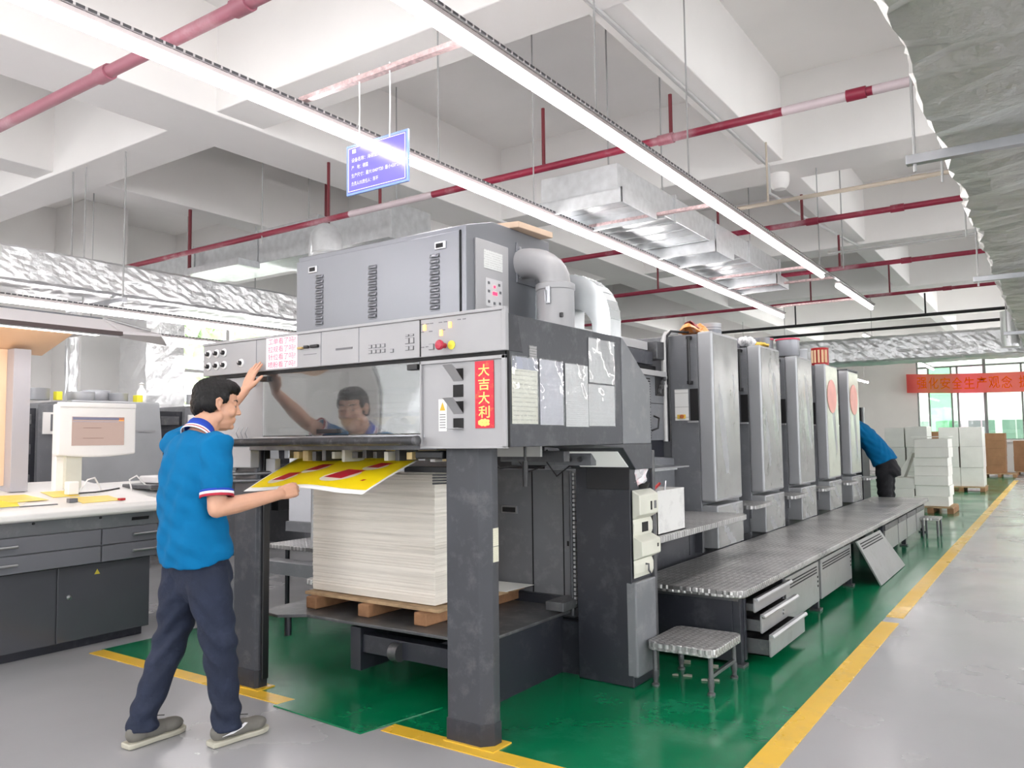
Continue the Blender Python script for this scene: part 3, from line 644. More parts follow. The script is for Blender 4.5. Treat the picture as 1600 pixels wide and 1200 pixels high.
# left front housing
LB = box('left_housing', PRESS_LT, (-4.15, -3.655, FY + 0.03, FY + 0.34, 1.40, 1.768), D, bevel=0.004)
MB().lathe((-3.74, FY + 0.03, 1.735), [(0.028, 0), (0.028, -0.012), (0.02, -0.016), (0, -0.016)], 20, 'y').build('gauge', BLACK, LB, smooth=True)
MB().lathe((-3.745, FY + 0.014, 1.735), [(0.020, 0), (0.019, -0.002), (0, -0.003)], 20, 'y').build('gauge_dial', SCREEN_W, LB)
box('lower_housing', PRESS_LT, (-4.10, -3.80, FY + 0.06, FY + 0.12, 1.25, 1.37), D, bevel=0.004)
for x in (-3.86, -3.82, -3.78): tube('clip', STEEL, [(x, FY + 0.02, 1.42), (x, FY + 0.005, 1.45), (x, FY + 0.02, 1.48)], 0.003, D, n=6)
# acrylic window guard
ACR = clear_sheet('acrylic_guard', (0.93, 0.94, 0.95), 0.19, 0.03, bump=(2.5, 0.12), diff=0.03)
GW = box('window_guard', ACR, (-3.65, -2.48, FY + 0.02, FY + 0.026, 1.43, 1.772), D, bevel=0)
for (x, z) in ((-3.62, 1.745), (-2.53, 1.745)): box('latch', BLACK, (x - 0.032, x + 0.032, FY + 0.002, FY + 0.022, z - 0.014, z + 0.014), GW, bevel=0.003)
box('handle', BLACK, (-3.19, -3.04, FY, FY + 0.022, 1.437, 1.46), GW, bevel=0.003)
# interior behind the guard
INT = M('interior_off_white', (206, 206, 204), 0.35, var=(3, 0.06)); TAN = M('tan_oil_film', (196, 176, 128), 0.4, var=(12, 0.3))
box('interior_back', INT, (-3.75, -2.3, 3.62, 3.64, 1.30, 1.95), D, bevel=0)
MB().tube([(-3.55, 3.12, 1.905), (-2.55, 3.12, 1.905)], 0.012, 10).build('interior_lamp', EM('interior_lamp_glow', (1, 0.94, 0.86, 1), 12.0), D, smooth=True)  # lamp tube added to brighten the dark interior behind the guard
box('interior_roof', PRESS_MID, (-4.1, -2.05, 3.0, 3.63, 1.93, 1.95), D, bevel=0)
box('interior_cross_bar', PRESS_MID, (-3.7, -2.45, 3.28, 3.32, 1.50, 1.55), D)
for z, m in ((1.60, INT), (1.68, STEEL)): tube('interior_bar', m, [(-3.72, 3.40, z), (-2.4, 3.40, z)], 0.016, D)
tube('gripper_shaft', STEEL, [(-3.66, 3.00, 1.462), (-2.47, 3.00, 1.462)], 0.014, D)
for x in (-3.35, -3.05, -2.93, -2.80, -2.72, -2.60):
    MB().lathe((x, 3.00, 1.462), [(0.0, -0.008), (0.045, -0.007), (0.05, 0), (0.045, 0.007), (0.0, 0.008)], 18, 'x').build('suction_disc', INT, D, smooth=True)
for (x0, x1) in ((-3.25, -3.08), (-3.0, -2.86), (-2.78, -2.56)): box('tan_plate', TAN, (x0, x1, 3.06, 3.075, 1.46, 1.52), D)
MB().lathe((-3.48, 3.16, 1.58), [(0, -0.02), (0.10, -0.018), (0.12, 0), (0.10, 0.018), (0, 0.02)], 28, 'y').build('interior_wheel', PRESS_MID, D, smooth=True)
for x in (-2.85, -2.72): box('interior_post', PRESS_MID, (x - 0.02, x + 0.02, 3.45, 3.5, 1.42, 1.93), D)
# padded bar and beams below the guard
tube('guard_bar', RUBBER, [(-3.80, 2.79, 1.395), (-2.44, 2.79, 1.395)], 0.021, D, n=14)
MB().lathe((-2.44, 2.79, 1.395), [(0.023, -0.02), (0.024, 0.0), (0.018, 0.004), (0, 0.004)], 16, 'x').build('bar_end_cap', DKSTEEL, D, smooth=True)
box('front_beam', DKSTEEL, (-3.80, -2.42, 2.90, 2.98, 1.35, 1.38), D)
box('front_beam', STEEL, (-3.72, -2.46, 2.86, 2.89, 1.405, 1.425), D)
box('rear_beam', TAN, (-3.78, -2.42, 3.25, 3.30, 1.29, 1.36), D)
rn = random.Random(5)
for i in range(16):
    x = -3.68 + i * 0.078
    m = rn.choice((TAN, DKSTEEL, STEEL, INT))
    box('sheet_guide', m, (x, x + rn.uniform(0.02, 0.05), 3.05, 3.2, 1.285 + rn.uniform(0, .02), 1.335 + rn.uniform(0, 0.025)), D)
box('black_bracket', BLACK, (-2.60, -2.43, 2.95, 3.2, 1.305, 1.345), D, bevel=0.008)
for (x0, x1, z) in ((-4.02, -3.55, 1.17), (-4.0, -3.6, 1.21)): tube('side_arm', DKSTEEL, [(x0, 2.93, z), (x1, 3.05, z + 0.015)], 0.012, D)
box('side_jogger', BLACK, (-3.80, -3.30, 3.16, 3.22, 1.20, 1.235), D)
box('side_jogger', BLACK, (-2.86, -2.42, 3.16, 3.22, 1.23, 1.26), D)
for k in range(4): tube('finger', BLACK, [(-2.42, 3.05, 1.19 + k * 0.012), (-2.53, 3.0, 1.185 + k * 0.014)], 0.005, D, n=6)
for k in range(3): tube('finger', DKSTEEL, [(-3.99, 2.96, 1.18 + k * 0.03), (-4.12, 2.90, 1.18 + k * 0.03)], 0.006, D, n=6)
box('hinge_block', PRESS_LT, (-3.78, -3.70, 3.0, 3.04, 1.22, 1.30), D)
# side cover (faces the walkway)
SX = -1.985
SC = MB().prism([(SX, FY + 0.022, 1.362), (SX, 3.97, 1.362), (SX, 3.97, 1.953), (SX, FY + 0.022, 1.953)], (-0.30, 0, 0)).build('side_cover', PRESS, D, bevel=0.003)
MB().prism([(SX, FY + 0.02, 1.787), (SX, 2.985, 1.787), (SX, 2.945, 1.953), (SX, FY + 0.02, 1.953)], (0.003, 0, 0)).build('corner_cover', PRESS_DK, SC, bevel=0.001)
MB().box(SX, SX + 0.002, FY + 0.013, FY + 0.028, 1.362, 1.787).build('black_seal', GAP, SC)
END = MB().prism([(SX, 3.98, 1.362), (SX, 4.345, 1.362), (SX, 4.345, 1.71), (SX, 4.0, 1.952), (SX, 3.98, 1.952)], (-0.55, 0, 0)).build('end_cover', PRESS_MID, D, bevel=0.004)
TOPC = MB().box(FX0 + 0.02, SX - 0.30, FY + 0.30, 4.0, 1.90, 1.952).build('top_cover', PRESS, D, bevel=0.004)
MB().box(FX0 + 0.02, FX0 + 0.3, FY + 0.34, 4.35, 1.362, 1.90).build('far_side_cover', PRESS, D)
box('small_tag', paper_lines('grey_tag', (150, 150, 150), (70, 70, 74), 5, 0.8), (SX, SX + 0.004, 3.04, 3.10, 1.765, 1.825), SC, bevel=0)
# documents in clear sleeves
S1 = paper_lines('doc_cream', (222, 222, 208), (140, 140, 132), 15, 0.5); S2 = paper_lines('doc_lilac', (196, 197, 206), (170, 171, 182), 20, 0.4)
S3 = paper_lines('doc_white', (212, 213, 214), (164, 165, 168), 30, 0.5); S4 = paper_lines('doc_pale', (204, 205, 206), (180, 181, 184), 10, 0.3)
SLV = clear_sheet('clear_sleeve', (0.97, 0.97, 0.97), 0.10, 0.06, bump=(7, 0.35), diff=0.03)
docs = [(2.895, 3.105, 1.465, 1.765, S1, 'cream form with a blue grey header in a clear sleeve, nearest the panel corner'), (3.125, 3.335, 1.462, 1.768, S2, 'lilac sheet in a clear sleeve, second from the panel corner'), (3.36, 3.585, 1.455, 1.765, S3, 'white printed sheet in a clear sleeve, third from the panel corner'), (3.60, 3.885, 1.685, 1.915, S4, 'pale sheet in a clear sleeve, the highest on the side cover'), (3.59, 3.88, 1.460, 1.675, S4, 'pale sheet in a clear sleeve under the highest one')]
for i, (y0, y1, z0, z1, m, lab) in enumerate(docs):
    t = thing('document_sleeve', lab, 'document', (SX, (y0 + y1) / 2, z0), 'document sleeves on the press side cover')
    MB().box(SX + 0.001, SX + 0.003, y0, y1, z0, z1).build('sheet', m, t)
    MB().grid(lambda u, v: (SX + 0.006 + 0.003 * math.sin(7 * u + 3 * v + i), y0 - 0.004 + (y1 - y0 + 0.008) * u, z0 - 0.004 + (z1 - z0 + 0.008) * v), 8, 8).build('sleeve', SLV, t, smooth='all')
    if i == 0: MB().box(SX + 0.003, SX + 0.004, y0, y1, z1 - 0.055, z1).build('header', M('doc_header', (158, 162, 176), 0.4), t)
# visor and tower
VIS = MB().prism([(SX, 3.60, 1.362), (SX, 3.975, 1.34), (SX, 4.13, 1.215), (SX, 4.35, 1.215), (SX, 4.35, 1.362)], (-0.42, 0, 0)).build('visor_housing', PRESS, D, bevel=0.004)
a, b_ = Vector((0, 3.975, 1.34)), Vector((0, 4.13, 1.215)); dn = (b_ - a).normalized(); nrm = Vector((0, -dn.z, dn.y)) * -1
mb = MB()
q = [Vector((x, 0, 0)) + a + dn * s for x, s in ((-2.36, 0.03), (-2.03, 0.03), (-2.02, 0.17), (-2.33, 0.17))]
if nrm.y > 0: nrm = -nrm
mb.prism([p + nrm * 0.001 for p in q], nrm * 0.004); mb.build('visor_window', M('frosted_white_window', (224, 225, 224), 0.3, emit=((255, 255, 250), 0.15)), VIS)
TW = MB().prism([(-2.385, 4.14, 0.002), (-2.02, 4.12, 0.002), (-2.02, 4.40, 0.002), (-2.385, 4.40, 0.002)], (0, 0, 1.22)).build('tower', PRESS_DK, D, bevel=0.006)
# chain guide beside the tower
CH = M('chain_steel', (150, 150, 152), 0.4, metal=0.6)
tube('chain_rail', PRESS, [(-2.43, 4.16, 0.35), (-2.43, 4.16, 1.2)], 0.012, D)
mb = MB()
for i in range(30): mb.box(-2.412, -2.398, 4.145, 4.165, 0.42 + i * 0.026, 0.436 + i * 0.026)
o = mb.build('chain', CH, D); o['kind'] = 'stuff'
# tower side bay with white plastic fittings
BX = -2.015
box('bay_frame', DKSTEEL, (-2.10, -2.0, 4.385, 4.42, 0.0, 1.32), D)
box('bay_recess', BLACK, (-2.3, BX - 0.006, 4.12, 4.40, 1.10, 1.32), D)
box('bay_panel', PRESS_MID, (-2.06, -1.995, 4.12, 4.385, 0.06, 0.585), D, bevel=0.01)
def fit(z0, z1, dep, name='plastic_fitting'):
    return MB().prism([(BX, 4.13, z0), (BX + dep, 4.13, z0 + 0.03), (BX + dep, 4.13, z1 - 0.03), (BX, 4.13, z1)], (0, 0.25, 0)).build(name, CREAM, D, bevel=0.006)
f1 = fit(0.93, 1.10, 0.05); f2 = fit(0.83, 0.935, 0.012); f3 = fit(0.70, 0.84, 0.06); f4 = fit(0.60, 0.705, 0.012)
MB().box(BX + 0.0495, BX + 0.0515, 4.27, 4.29, 0.98, 1.03).build('slot', GAP, f1); MB().box(BX + 0.0495, BX + 0.0515, 4.32, 4.35, 0.985, 1.03).build('sticker', MARK, f1)
MB().box(BX + 0.0115, BX + 0.014, 4.23, 4.31, 0.855, 0.91).build('slot', GAP, f2); MB().box(BX + 0.0595, BX + 0.0615, 4.33, 4.345, 0.765, 0.785).build('slot', GAP, f3)
tube('tap', DKSTEEL, [(BX + 0.01, 4.27, 0.67), (BX + 0.03, 4.27, 0.67), (BX + 0.03, 4.27, 0.635), (BX + 0.03, 4.29, 0.62)], 0.006, f4)
# inside: gray cabinets behind the pile, cables
CB = box('rear_cabinet', PRESS_MID, (-3.12, -2.50, 4.30, 4.42, 0.30, 1.20), D, bevel=0.004)
MB().box(-2.80, -2.793, 4.296, 4.302, 0.32, 1.19).build('door_gap', GAP, CB); MB().box(-2.572, -2.566, 4.296, 4.302, 0.32, 1.19).build('door_gap', GAP, CB)
hb = box('handle_recess', STEEL, (-3.03, -2.91, 4.285, 4.301, 0.915, 0.965), CB, bevel=0.002); MB().box(-3.02, -2.92, 4.283, 4.287, 0.925, 0.955).build('recess', GAP, hb)
box('cabinet_plinth', PRESS_DK, (-3.12, -2.46, 4.26, 4.34, 0.37, 0.43), D)
box('lock_plate', PRESS_MID, (-2.55, -2.50, 4.285, 4.30, 0.70, 0.80), CB); MB().box(-2.535, -2.522, 4.282, 4.287, 0.735, 0.765).build('slot', GAP, CB)
box('rear_base', PRESS_DK, (-3.6, -2.40, 4.28, 4.45, 0.0, 0.30), D)
box('base_skirt', PRESS_DK, (-2.9, -2.40, 4.18, 4.22, 0.0, 0.31), D)
box('mechanism_rail', PRESS_MID, (-2.75, -2.2, 4.0, 4.06, 1.24, 1.31), D); box('mechanism_rail', DKSTEEL, (-2.62, -2.2, 3.7, 3.76, 1.27, 1.33), D)
for i in range(6): MB().lathe((-2.62 + i * 0.07, 3.995, 1.275), [(0.016, 0), (0.014, -0.014), (0, -0.014)], 12, 'y').build('bolt', DKSTEEL, D)
tube('crank_handle', BLACK, [(-2.12, 3.2, 1.36), (-2.12, 3.2, 1.25)], 0.007, D, n=8); tube('crank_grip', BLACK, [(-2.12, 3.2, 1.29), (-2.12, 3.2, 1.17)], 0.014, D, n=12)
for k in range(3):
    tube('cable', BLACK, [(-2.9 + k * 0.2, 3.9, 1.34), (-2.8 + k * 0.2, 3.95, 1.22 - 0.02 * k), (-2.65 + k * 0.15, 4.05, 1.25), (-2.55 + k * 0.1, 4.1, 1.33)], 0.005, D, n=6)
# ------------------------------------------------------------------ pile lift plate
LP = thing('lift_plate', 'dark steel pile lift plate with rounded corners on short legs', 'lift plate', (-3.3, 3.7, 0))
mb = MB(); z = 0.365
mb.prism([(-4.05, 3.30, z), (-3.98, 3.16, z), (-3.84, 3.14, z), (-3.70, 3.24, z), (-2.50, 3.26, z), (-2.44, 3.32, z), (-2.44, 4.22, z), (-4.05, 4.22, z)], (0, 0, 0.018)); mb.build('plate', DKSTEEL, LP, bevel=0.004)
for (x, y) in ((-3.84, 3.22), (-2.6, 3.5), (-3.9, 4.1)): tube('leg', PRESS_DK, [(x, y, 0.25), (x, y, z)], 0.022, LP)
box('crossbeam', PRESS_DK, (-3.35, -2.5, 3.32, 3.40, 0.20, 0.30), LP); box('crossbeam', PRESS_DK, (-3.4, -3.32, 3.3, 4.2, 0.10, 0.34), LP); box('crossbeam', PRESS_DK, (-2.62, -2.52, 3.35, 4.2, 0.0, 0.34), LP)
MB().lathe((-3.05, 3.31, 0.24), [(0.0, -0.03), (0.05, -0.03), (0.05, 0.03), (0, 0.03)], 16, 'x').build('roller', DKSTEEL, LP, smooth=True)
box('corner_bracket', DKSTEEL, (-2.52, -2.40, 4.0, 4.22, 0.40, 0.45), LP)
# left side walkway of the press behind the column
t = thing('side_walkway', 'light diamond plate walkway on the far side of the press', 'platform', (-5.0, 4.6, 0))
def diamond():
    m = bpy.data.materials.new('diamond_plate'); m.use_nodes = True; nt = m.node_tree; N = nt.nodes; L = nt.links
    b = N['Principled BSDF']; b.inputs['Metallic'].default_value = 0.7; b.inputs['Roughness'].default_value = 0.36
    tc = N.new('ShaderNodeTexCoord')
    hs = []
    for ang, off in ((math.pi / 4, 0.0), (-math.pi / 4, 0.5)):
        mp = N.new('ShaderNodeMapping'); mp.inputs['Rotation'].default_value = (0, 0, ang); mp.inputs['Scale'].default_value = (18, 50, 18); mp.inputs['Location'].default_value = (off, off, 0)
        v = N.new('ShaderNodeTexVoronoi'); v.voronoi_dimensions = '2D'; v.inputs['Randomness'].default_value = 0.0; v.inputs['Scale'].default_value = 1.0
        L.new(tc.outputs['Object'], mp.inputs[0]); L.new(mp.outputs[0], v.inputs['Vector'])
        mr = N.new('ShaderNodeMapRange'); mr.inputs[1].default_value = 0.2; mr.inputs[2].default_value = 0.42; mr.inputs[3].default_value = 1; mr.inputs[4].default_value = 0
        L.new(v.outputs['Distance'], mr.inputs[0]); hs.append(mr)
    ck = N.new('ShaderNodeTexChecker'); ck.inputs['Scale'].default_value = 18; ck.inputs['Color1'].default_value = (1, 1, 1, 1); ck.inputs['Color2'].default_value = (0, 0, 0, 1)
    L.new(tc.outputs['Object'], ck.inputs['Vector'])
    mx = N.new('ShaderNodeMix'); mx.data_type = 'FLOAT'; L.new(ck.outputs['Fac'], mx.inputs[0]); L.new(hs[0].outputs[0], mx.inputs[2]); L.new(hs[1].outputs[0], mx.inputs[3])
    bp = N.new('ShaderNodeBump'); bp.inputs['Strength'].default_value = 1.0; bp.inputs['Distance'].default_value = 0.006; L.new(mx.outputs[0], bp.inputs['Height']); L.new(bp.outputs[0], b.inputs['Normal'])
    ns = N.new('ShaderNodeTexNoise'); ns.inputs['Scale'].default_value = 2.2; ns.inputs['Detail'].default_value = 7; L.new(tc.outputs['Object'], ns.inputs['Vector'])
    r = N.new('ShaderNodeValToRGB'); r.color_ramp.elements[0].position = 0.35; r.color_ramp.elements[1].position = 0.65
    r.color_ramp.elements[0].color = (*hexc(118, 118, 119), 1); r.color_ramp.elements[1].color = (*hexc(172, 171, 170), 1)
    L.new(ns.outputs['Fac'], r.inputs['Fac'])
    m2 = N.new('ShaderNodeMix'); m2.data_type = 'RGBA'; m2.inputs[7].default_value = (*hexc(226, 226, 226), 1); L.new(r.outputs['Color'], m2.inputs[6])
    sc = N.new('ShaderNodeMath'); sc.operation = 'MULTIPLY'; sc.inputs[1].default_value = 0.8; L.new(mx.outputs[0], sc.inputs[0]); L.new(sc.outputs[0], m2.inputs[0])
    L.new(m2.outputs[2], b.inputs['Base Color']); MATS['diamond_plate'] = m; return m
DIA = diamond()
def rplate(name, mat, x0, x1, y0, y1, z0, z1, rad, parent, corners='abcd', bevel=0.006):
    """plate with rounded corners a=(x0,y0) b=(x1,y0) c=(x1,y1) d=(x0,y1)"""
    pts = []
    for k, (cx, cy_, a0) in zip('abcd', ((x0 + rad, y0 + rad, math.pi), (x1 - rad, y0 + rad, 1.5 * math.pi), (x1 - rad, y1 - rad, 0), (x0 + rad, y1 - rad, 0.5 * math.pi))):
        if k in corners:
            for i in range(6): a = a0 + math.pi / 2 * i / 5; pts.append((cx + rad * math.cos(a), cy_ + rad * math.sin(a), z0))
        else: pts.append({'a': (x0, y0, z0), 'b': (x1, y0, z0), 'c': (x1, y1, z0), 'd': (x0, y1, z0)}[k])
    return MB().prism(pts, (0, 0, z1 - z0)).build(name, mat, parent, bevel=bevel)
rplate('plate', DIA, -5.6, -4.22, 4.45, 8.0, 0.50, 0.535, 0.08, t, 'ab')
rplate('lower_plate', DIA, -4.45, -3.85, 3.86, 4.4, 0.395, 0.43, 0.06, t, 'ab')
for (x, y) in ((-4.3, 4.6), (-5.5, 4.6), (-4.4, 4.5)): tube('leg', PRESS_DK, [(x, y, 0), (x, y, 0.5)], 0.02, t)
box('beam', PRESS_MID, (-5.4, -4.22, 4.25, 4.4, 0.34, 0.44), t); box('beam', PRESS_MID, (-4.5, -4.0, 3.95, 4.05, 0.24, 0.34), t)
# grey cabinets far behind the pile on the left
t = thing('electrical_cabinet', 'pale grey electrical cabinet seen between the left column and the paper pile', 'cabinet', (-5.6, 5.6, 0.53))
CABG = M('pale_cabinet', (206, 208, 214), 0.35, var=(3, 0.04))
box('body', CABG, (-6.2, -4.55, 5.2, 5.9, 0.63, 2.0), t); box('plinth', PRESS_MID, (-6.2, -4.55, 5.16, 5.9, 0.536, 0.63), t)
for x in (-5.42, -4.98): MB().box(x - 0.004, x + 0.004, 5.194, 5.203, 0.64, 1.98).build('door_gap', GAP, t)
box('hinge', STEEL, (-5.0, -4.96, 5.18, 5.202, 0.80, 0.88), t); box('plinth_label', PAPERW, (-5.46, -5.36, 5.152, 5.161, 0.56, 0.60), t, bevel=0)
# ------------------------------------------------------------------ paper pile on its pallet
def pile_mat():
    m = bpy.data.materials.new('paper_pile_edge'); m.use_nodes = True; nt = m.node_tree; N = nt.nodes; L = nt.links
    b = N['Principled BSDF']; b.inputs['Roughness'].default_value = 0.8
    tc = N.new('ShaderNodeTexCoord'); mp = N.new('ShaderNodeMapping'); mp.inputs['Scale'].default_value = (0.9, 0.9, 46)
    ns = N.new('ShaderNodeTexNoise'); ns.inputs['Scale'].default_value = 1.0; ns.inputs['Detail'].default_value = 6; ns.inputs['Roughness'].default_value = 0.75
    L.new(tc.outputs['Object'], mp.inputs[0]); L.new(mp.outputs[0], ns.inputs['Vector'])
    r = N.new('ShaderNodeValToRGB'); r.color_ramp.elements[0].position = 0.32; r.color_ramp.elements[1].position = 0.56
    r.color_ramp.elements[0].color = (*hexc(214, 208, 197), 1); r.color_ramp.elements[1].color = (*hexc(242, 236, 226), 1)
    L.new(ns.outputs['Fac'], r.inputs['Fac']); L.new(r.outputs['Color'], b.inputs['Base Color'])
    bp = N.new('ShaderNodeBump'); bp.inputs['Strength'].default_value = 0.35; bp.inputs['Distance'].default_value = 0.004
    L.new(ns.outputs['Fac'], bp.inputs['Height']); L.new(bp.outputs[0], b.inputs['Normal'])
    MATS['paper_pile_edge'] = m; return m
PILE = pile_mat()
def ream_pile(x0, x1, y0, y1, z0, z1, n, jit, seed):
    rn = random.Random(seed); vs = []; fs = []
    for i in range(n + 1):
        z = z0 + (z1 - z0) * i / n; j = [rn.uniform(-jit, jit) for _ in range(4)]
        for (x, y) in ((x0 + j[0], y0 + j[1]), (x1 + j[2], y0 + j[1]), (x1 + j[2], y1 + j[3]), (x0 + j[0], y1 + j[3])): vs.append((x, y, z))
    for i in range(n):
        for k in range(4): fs.append((i * 4 + k, i * 4 + (k + 1) % 4, i * 4 + 4 + (k + 1) % 4, i * 4 + 4 + k))
    fs.append((3, 2, 1, 0)); fs.append(tuple(n * 4 + k for k in range(4)))
    mb = MB(); mb.add(vs, fs); return mb
t = thing('paper_pile', 'tall cream pile of paper sheets in the press delivery', 'paper stack', (-3.4, 3.8, 0.478))
ream_pile(-3.885, -2.895, 3.45, 3.80, 0.480, 1.20, 90, 0.0025, 2).build('sheets', PILE, t)
pt = thing('pallet', 'wooden pallet on the lift plate under the cream paper pile', 'pallet', (-3.4, 3.85, 0.383))
for x in (-3.80, -3.36, -2.93):
    box('bearer', WOOD, (x - 0.045, x + 0.045, 3.36, 4.27, 0.3835, 0.455), pt, bevel=0.008)
for i in range(5): box('deck_board', WOODLT, (-3.9, -2.83, 3.40 + i * 0.18, 3.53 + i * 0.18, 0.455, 0.474), pt, bevel=0.003)
o = MB().prism([(-3.0, 3.98, 0.4755), (-2.80, 4.0, 0.4755), (-2.78, 4.28, 0.4755), (-3.05, 4.27, 0.4755)], (0, 0, 0.003)).build('loose_sheet', PAPERW); tag(o, 'loose white sheets on the pallet corner behind the right column', 'paper')
# ------------------------------------------------------------------ dryer cabinet above the delivery
HX0, HX1, HY = -3.75, -2.47, 3.20
t = thing('dryer_cabinet', 'blue grey dryer cabinet with louvres standing on the delivery', 'cabinet', (-3.1, 3.6, 1.953))
pf = [(HX0, HY, 1.9535), (HX0, 4.02, 1.9535), (HX0, 4.02, 2.57), (HX0, 3.44, 2.57), (HX0, HY + 0.004, 2.505)]
MB().prism(pf, (HX1 - HX0, 0, 0)).build('body', HEATER, t, bevel=0.005)
fd = box('front_door', HEATER, (HX0 + 0.004, HX1 - 0.035, HY - 0.012, HY - 0.0005, 1.957, 2.475), t, bevel=0.003)
MB().box(HX1 - 0.036, HX1 - 0.030, HY - 0.004, HY + 0.002, 1.957, 2.48).build('door_gap', GAP, t)
def louv_src():
    mb = MB(); mb.grid(lambda u, v: (-0.03 + 0.06 * u, -0.012 - 0.014 * math.sin(v * math.pi * 0.5) * math.sin(math.pi * min(max(u, 0.02), 0.98)) ** 0.3, 0.014 - 0.02 * v), 6, 4)
    mb.box(-0.03, 0.03, -0.0125, -0.0115, -0.012, -0.005)
    return mb
lm = M('louvre_dark', (96, 98, 106), 0.4, metal=0.4)
src = None
for x in (-3.545, -3.115, -2.665):
    for i in range(10):
        z = 2.085 + i * 0.0305
        if src is None:
            src = louv_src().build('louvre', HEATER, None, smooth=True, solid=0.002); src.parent = fd
            src.location = Vector((x, HY, z)) - t.location
        else: piece(src, Vector((x, HY, z)) - t.location, fd)
        MB().box(x - 0.028, x + 0.028, HY - 0.0128, HY - 0.0118, z - 0.014, z - 0.005).build('louvre_slot', GAP, fd)
for x in (-3.60, -2.625):
    h = box('pocket_handle', STEEL, (x - 0.038, x + 0.038, HY - 0.018, HY - 0.010, 2.392, 2.432), fd, bevel=0.003)
    MB().box(x - 0.027, x + 0.020, HY - 0.0195, HY - 0.017, 2.401, 2.424).build('pocket', GAP, h)
cp_ = box('control_plate', PRESS_LT, (HX1, HX1 + 0.012, 3.275, 3.57, 1.985, 2.45), t, bevel=0.003)
MB().box(HX1 + 0.012, HX1 + 0.0145, 3.34, 3.51, 2.30, 2.40).build('instruction_plate', paper_lines('instr', (204, 206, 204), (140, 140, 140), 8, 0.5), cp_)
kp = MB().box(HX1 + 0.012, HX1 + 0.0145, 3.355, 3.505, 2.10, 2.25).build('key_panel', M('key_panel', (196, 196, 198), 0.4), cp_)
RLED = M('red_display', (255, 60, 80), 0.3, emit=((255, 30, 60), 3.0))
MB().box(HX1 + 0.0145, HX1 + 0.017, 3.415, 3.455, 2.165, 2.182).build('display', RLED, kp); MB().box(HX1 + 0.0145, HX1 + 0.017, 3.425, 3.440, 2.203, 2.216).build('display', RLED, kp)
for (y, z) in ((3.38, 2.225), (3.475, 2.225), (3.38, 2.18), (3.485, 2.185), (3.38, 2.125), (3.43, 2.12), (3.48, 2.125)): MB().box(HX1 + 0.0145, HX1 + 0.017, y - 0.008, y + 0.008, z - 0.007, z + 0.007).build('key', BTND, kp)
fl = box('flange_plate', HEATER, (HX1, HX1 + 0.008, 3.66, 3.90, 2.27, 2.50), t, bevel=0.002)
for (y, z) in ((3.69, 2.47), (3.87, 2.47), (3.69, 2.30), (3.87, 2.30)): MB().lathe((HX1 + 0.008, y, z), [(0.010, 0), (0.009, 0.006), (0, 0.007)], 10, 'x').build('bolt', STEEL, fl)
pts = [(HX1, 3.76, 2.385)] + [(HX1 + 0.20 * math.sin(a), 3.76, 2.20 + 0.185 * math.cos(a)) for a in [math.pi / 2 * i / 8 for i in range(0, 9)]] 
MB().tube([(HX1 - 0.01, 3.72, 2.385)] + [(HX1 + 0.02 + 0.20 * math.sin(a), 3.72, 2.25 + 0.135 * math.cos(a)) for a in [math.pi / 2 * i / 8 for i in range(9)]] + [(HX1 + 0.22, 3.72, 2.22)], 0.085, 20).build('exhaust_elbow', PRESS_LT, t, smooth=True)
o = MB().prism([(-3.0, 3.5, 2.571), (-2.42, 3.62, 2.571), (-2.40, 3.95, 2.571), (-3.0, 3.85, 2.571)], (0, 0, 0.035)).build('cardboard_tray', M('cardboard_light', (196, 172, 150), 0.8), bevel=0.004); tag(o, 'flat cardboard tray lying on top of the dryer cabinet', 'tray')
# filter canister
t = thing('filter_canister', 'white metal canister with clasp under the exhaust elbow', 'canister', (-2.25, 3.72, 1.953))
MB().lathe((-2.25, 3.72, 1.954), [(0.0, 0), (0.105, 0.0), (0.108, 0.02), (0.104, 0.03), (0.104, 0.25), (0.109, 0.255), (0.109, 0.285), (0.100, 0.29), (0.0, 0.29)], 28).build('body', PRESS_LT, t, smooth=True)
cl_ = box('clasp', STEEL, (-2.243, -2.217, 3.603, 3.616, 2.12, 2.215), t, bevel=0.003); tube('clasp_wire', STEEL, [(-2.24, 3.60, 2.13), (-2.24, 3.592, 2.19), (-2.22, 3.592, 2.19), (-2.22, 3.60, 2.13)], 0.003, cl_, n=6)
box('plug', BLACK, (-2.178, -2.160, 3.637, 3.652, 2.045, 2.07), t)
# rectangular galvanised bend over the press top
t = thing('duct_bend', 'curved galvanised duct bend with an arched opening on the press top', 'duct', (-2.36, 4.0, 1.953))
prof = [(-2.74, 1.954), (-2.74, 2.08)] + [(-2.52 - 0.22 * math.cos(a), 2.10 + 0.22 * math.sin(a)) for a in [math.pi / 2 * i / 8 for i in range(1, 9)]] + [(-2.26 + 0.27 * math.sin(a), 2.05 + 0.27 * math.cos(a)) for a in [math.pi / 2 * i / 8 for i in range(0, 9)]] + [(-1.99, 1.954)]
inner = [(-2.10, 1.954), (-2.10, 2.0)] + [(-2.22 + 0.12 * math.cos(a), 2.0 + 0.12 * math.sin(a)) for a in [math.pi / 2 * i / 6 for i in range(1, 7)]] + [(-2.225, 1.954)]
poly = [(x, 3.86, z) for x, z in prof + inner]
BEND = M('bend_galvanised', (222, 226, 228), 0.25, metal=0.6, var=(8, 0.08), bump=(5, 0.05))
MB().prism(poly, (0, 0.13, 0)).build('bend', BEND, t)
for i in range(9):
    a = math.pi / 2 * i / 8; p = Vector((-2.26 + 0.275 * math.sin(a), 3.925, 2.05 + 0.275 * math.cos(a)))
    MB().tube([(p.x - 0.005 * math.sin(a), 3.857, p.z - 0.005 * math.cos(a)), (p.x - 0.005 * math.sin(a), 3.993, p.z - 0.005 * math.cos(a))], 0.003, 6).build('edge_seam', BEND, t)
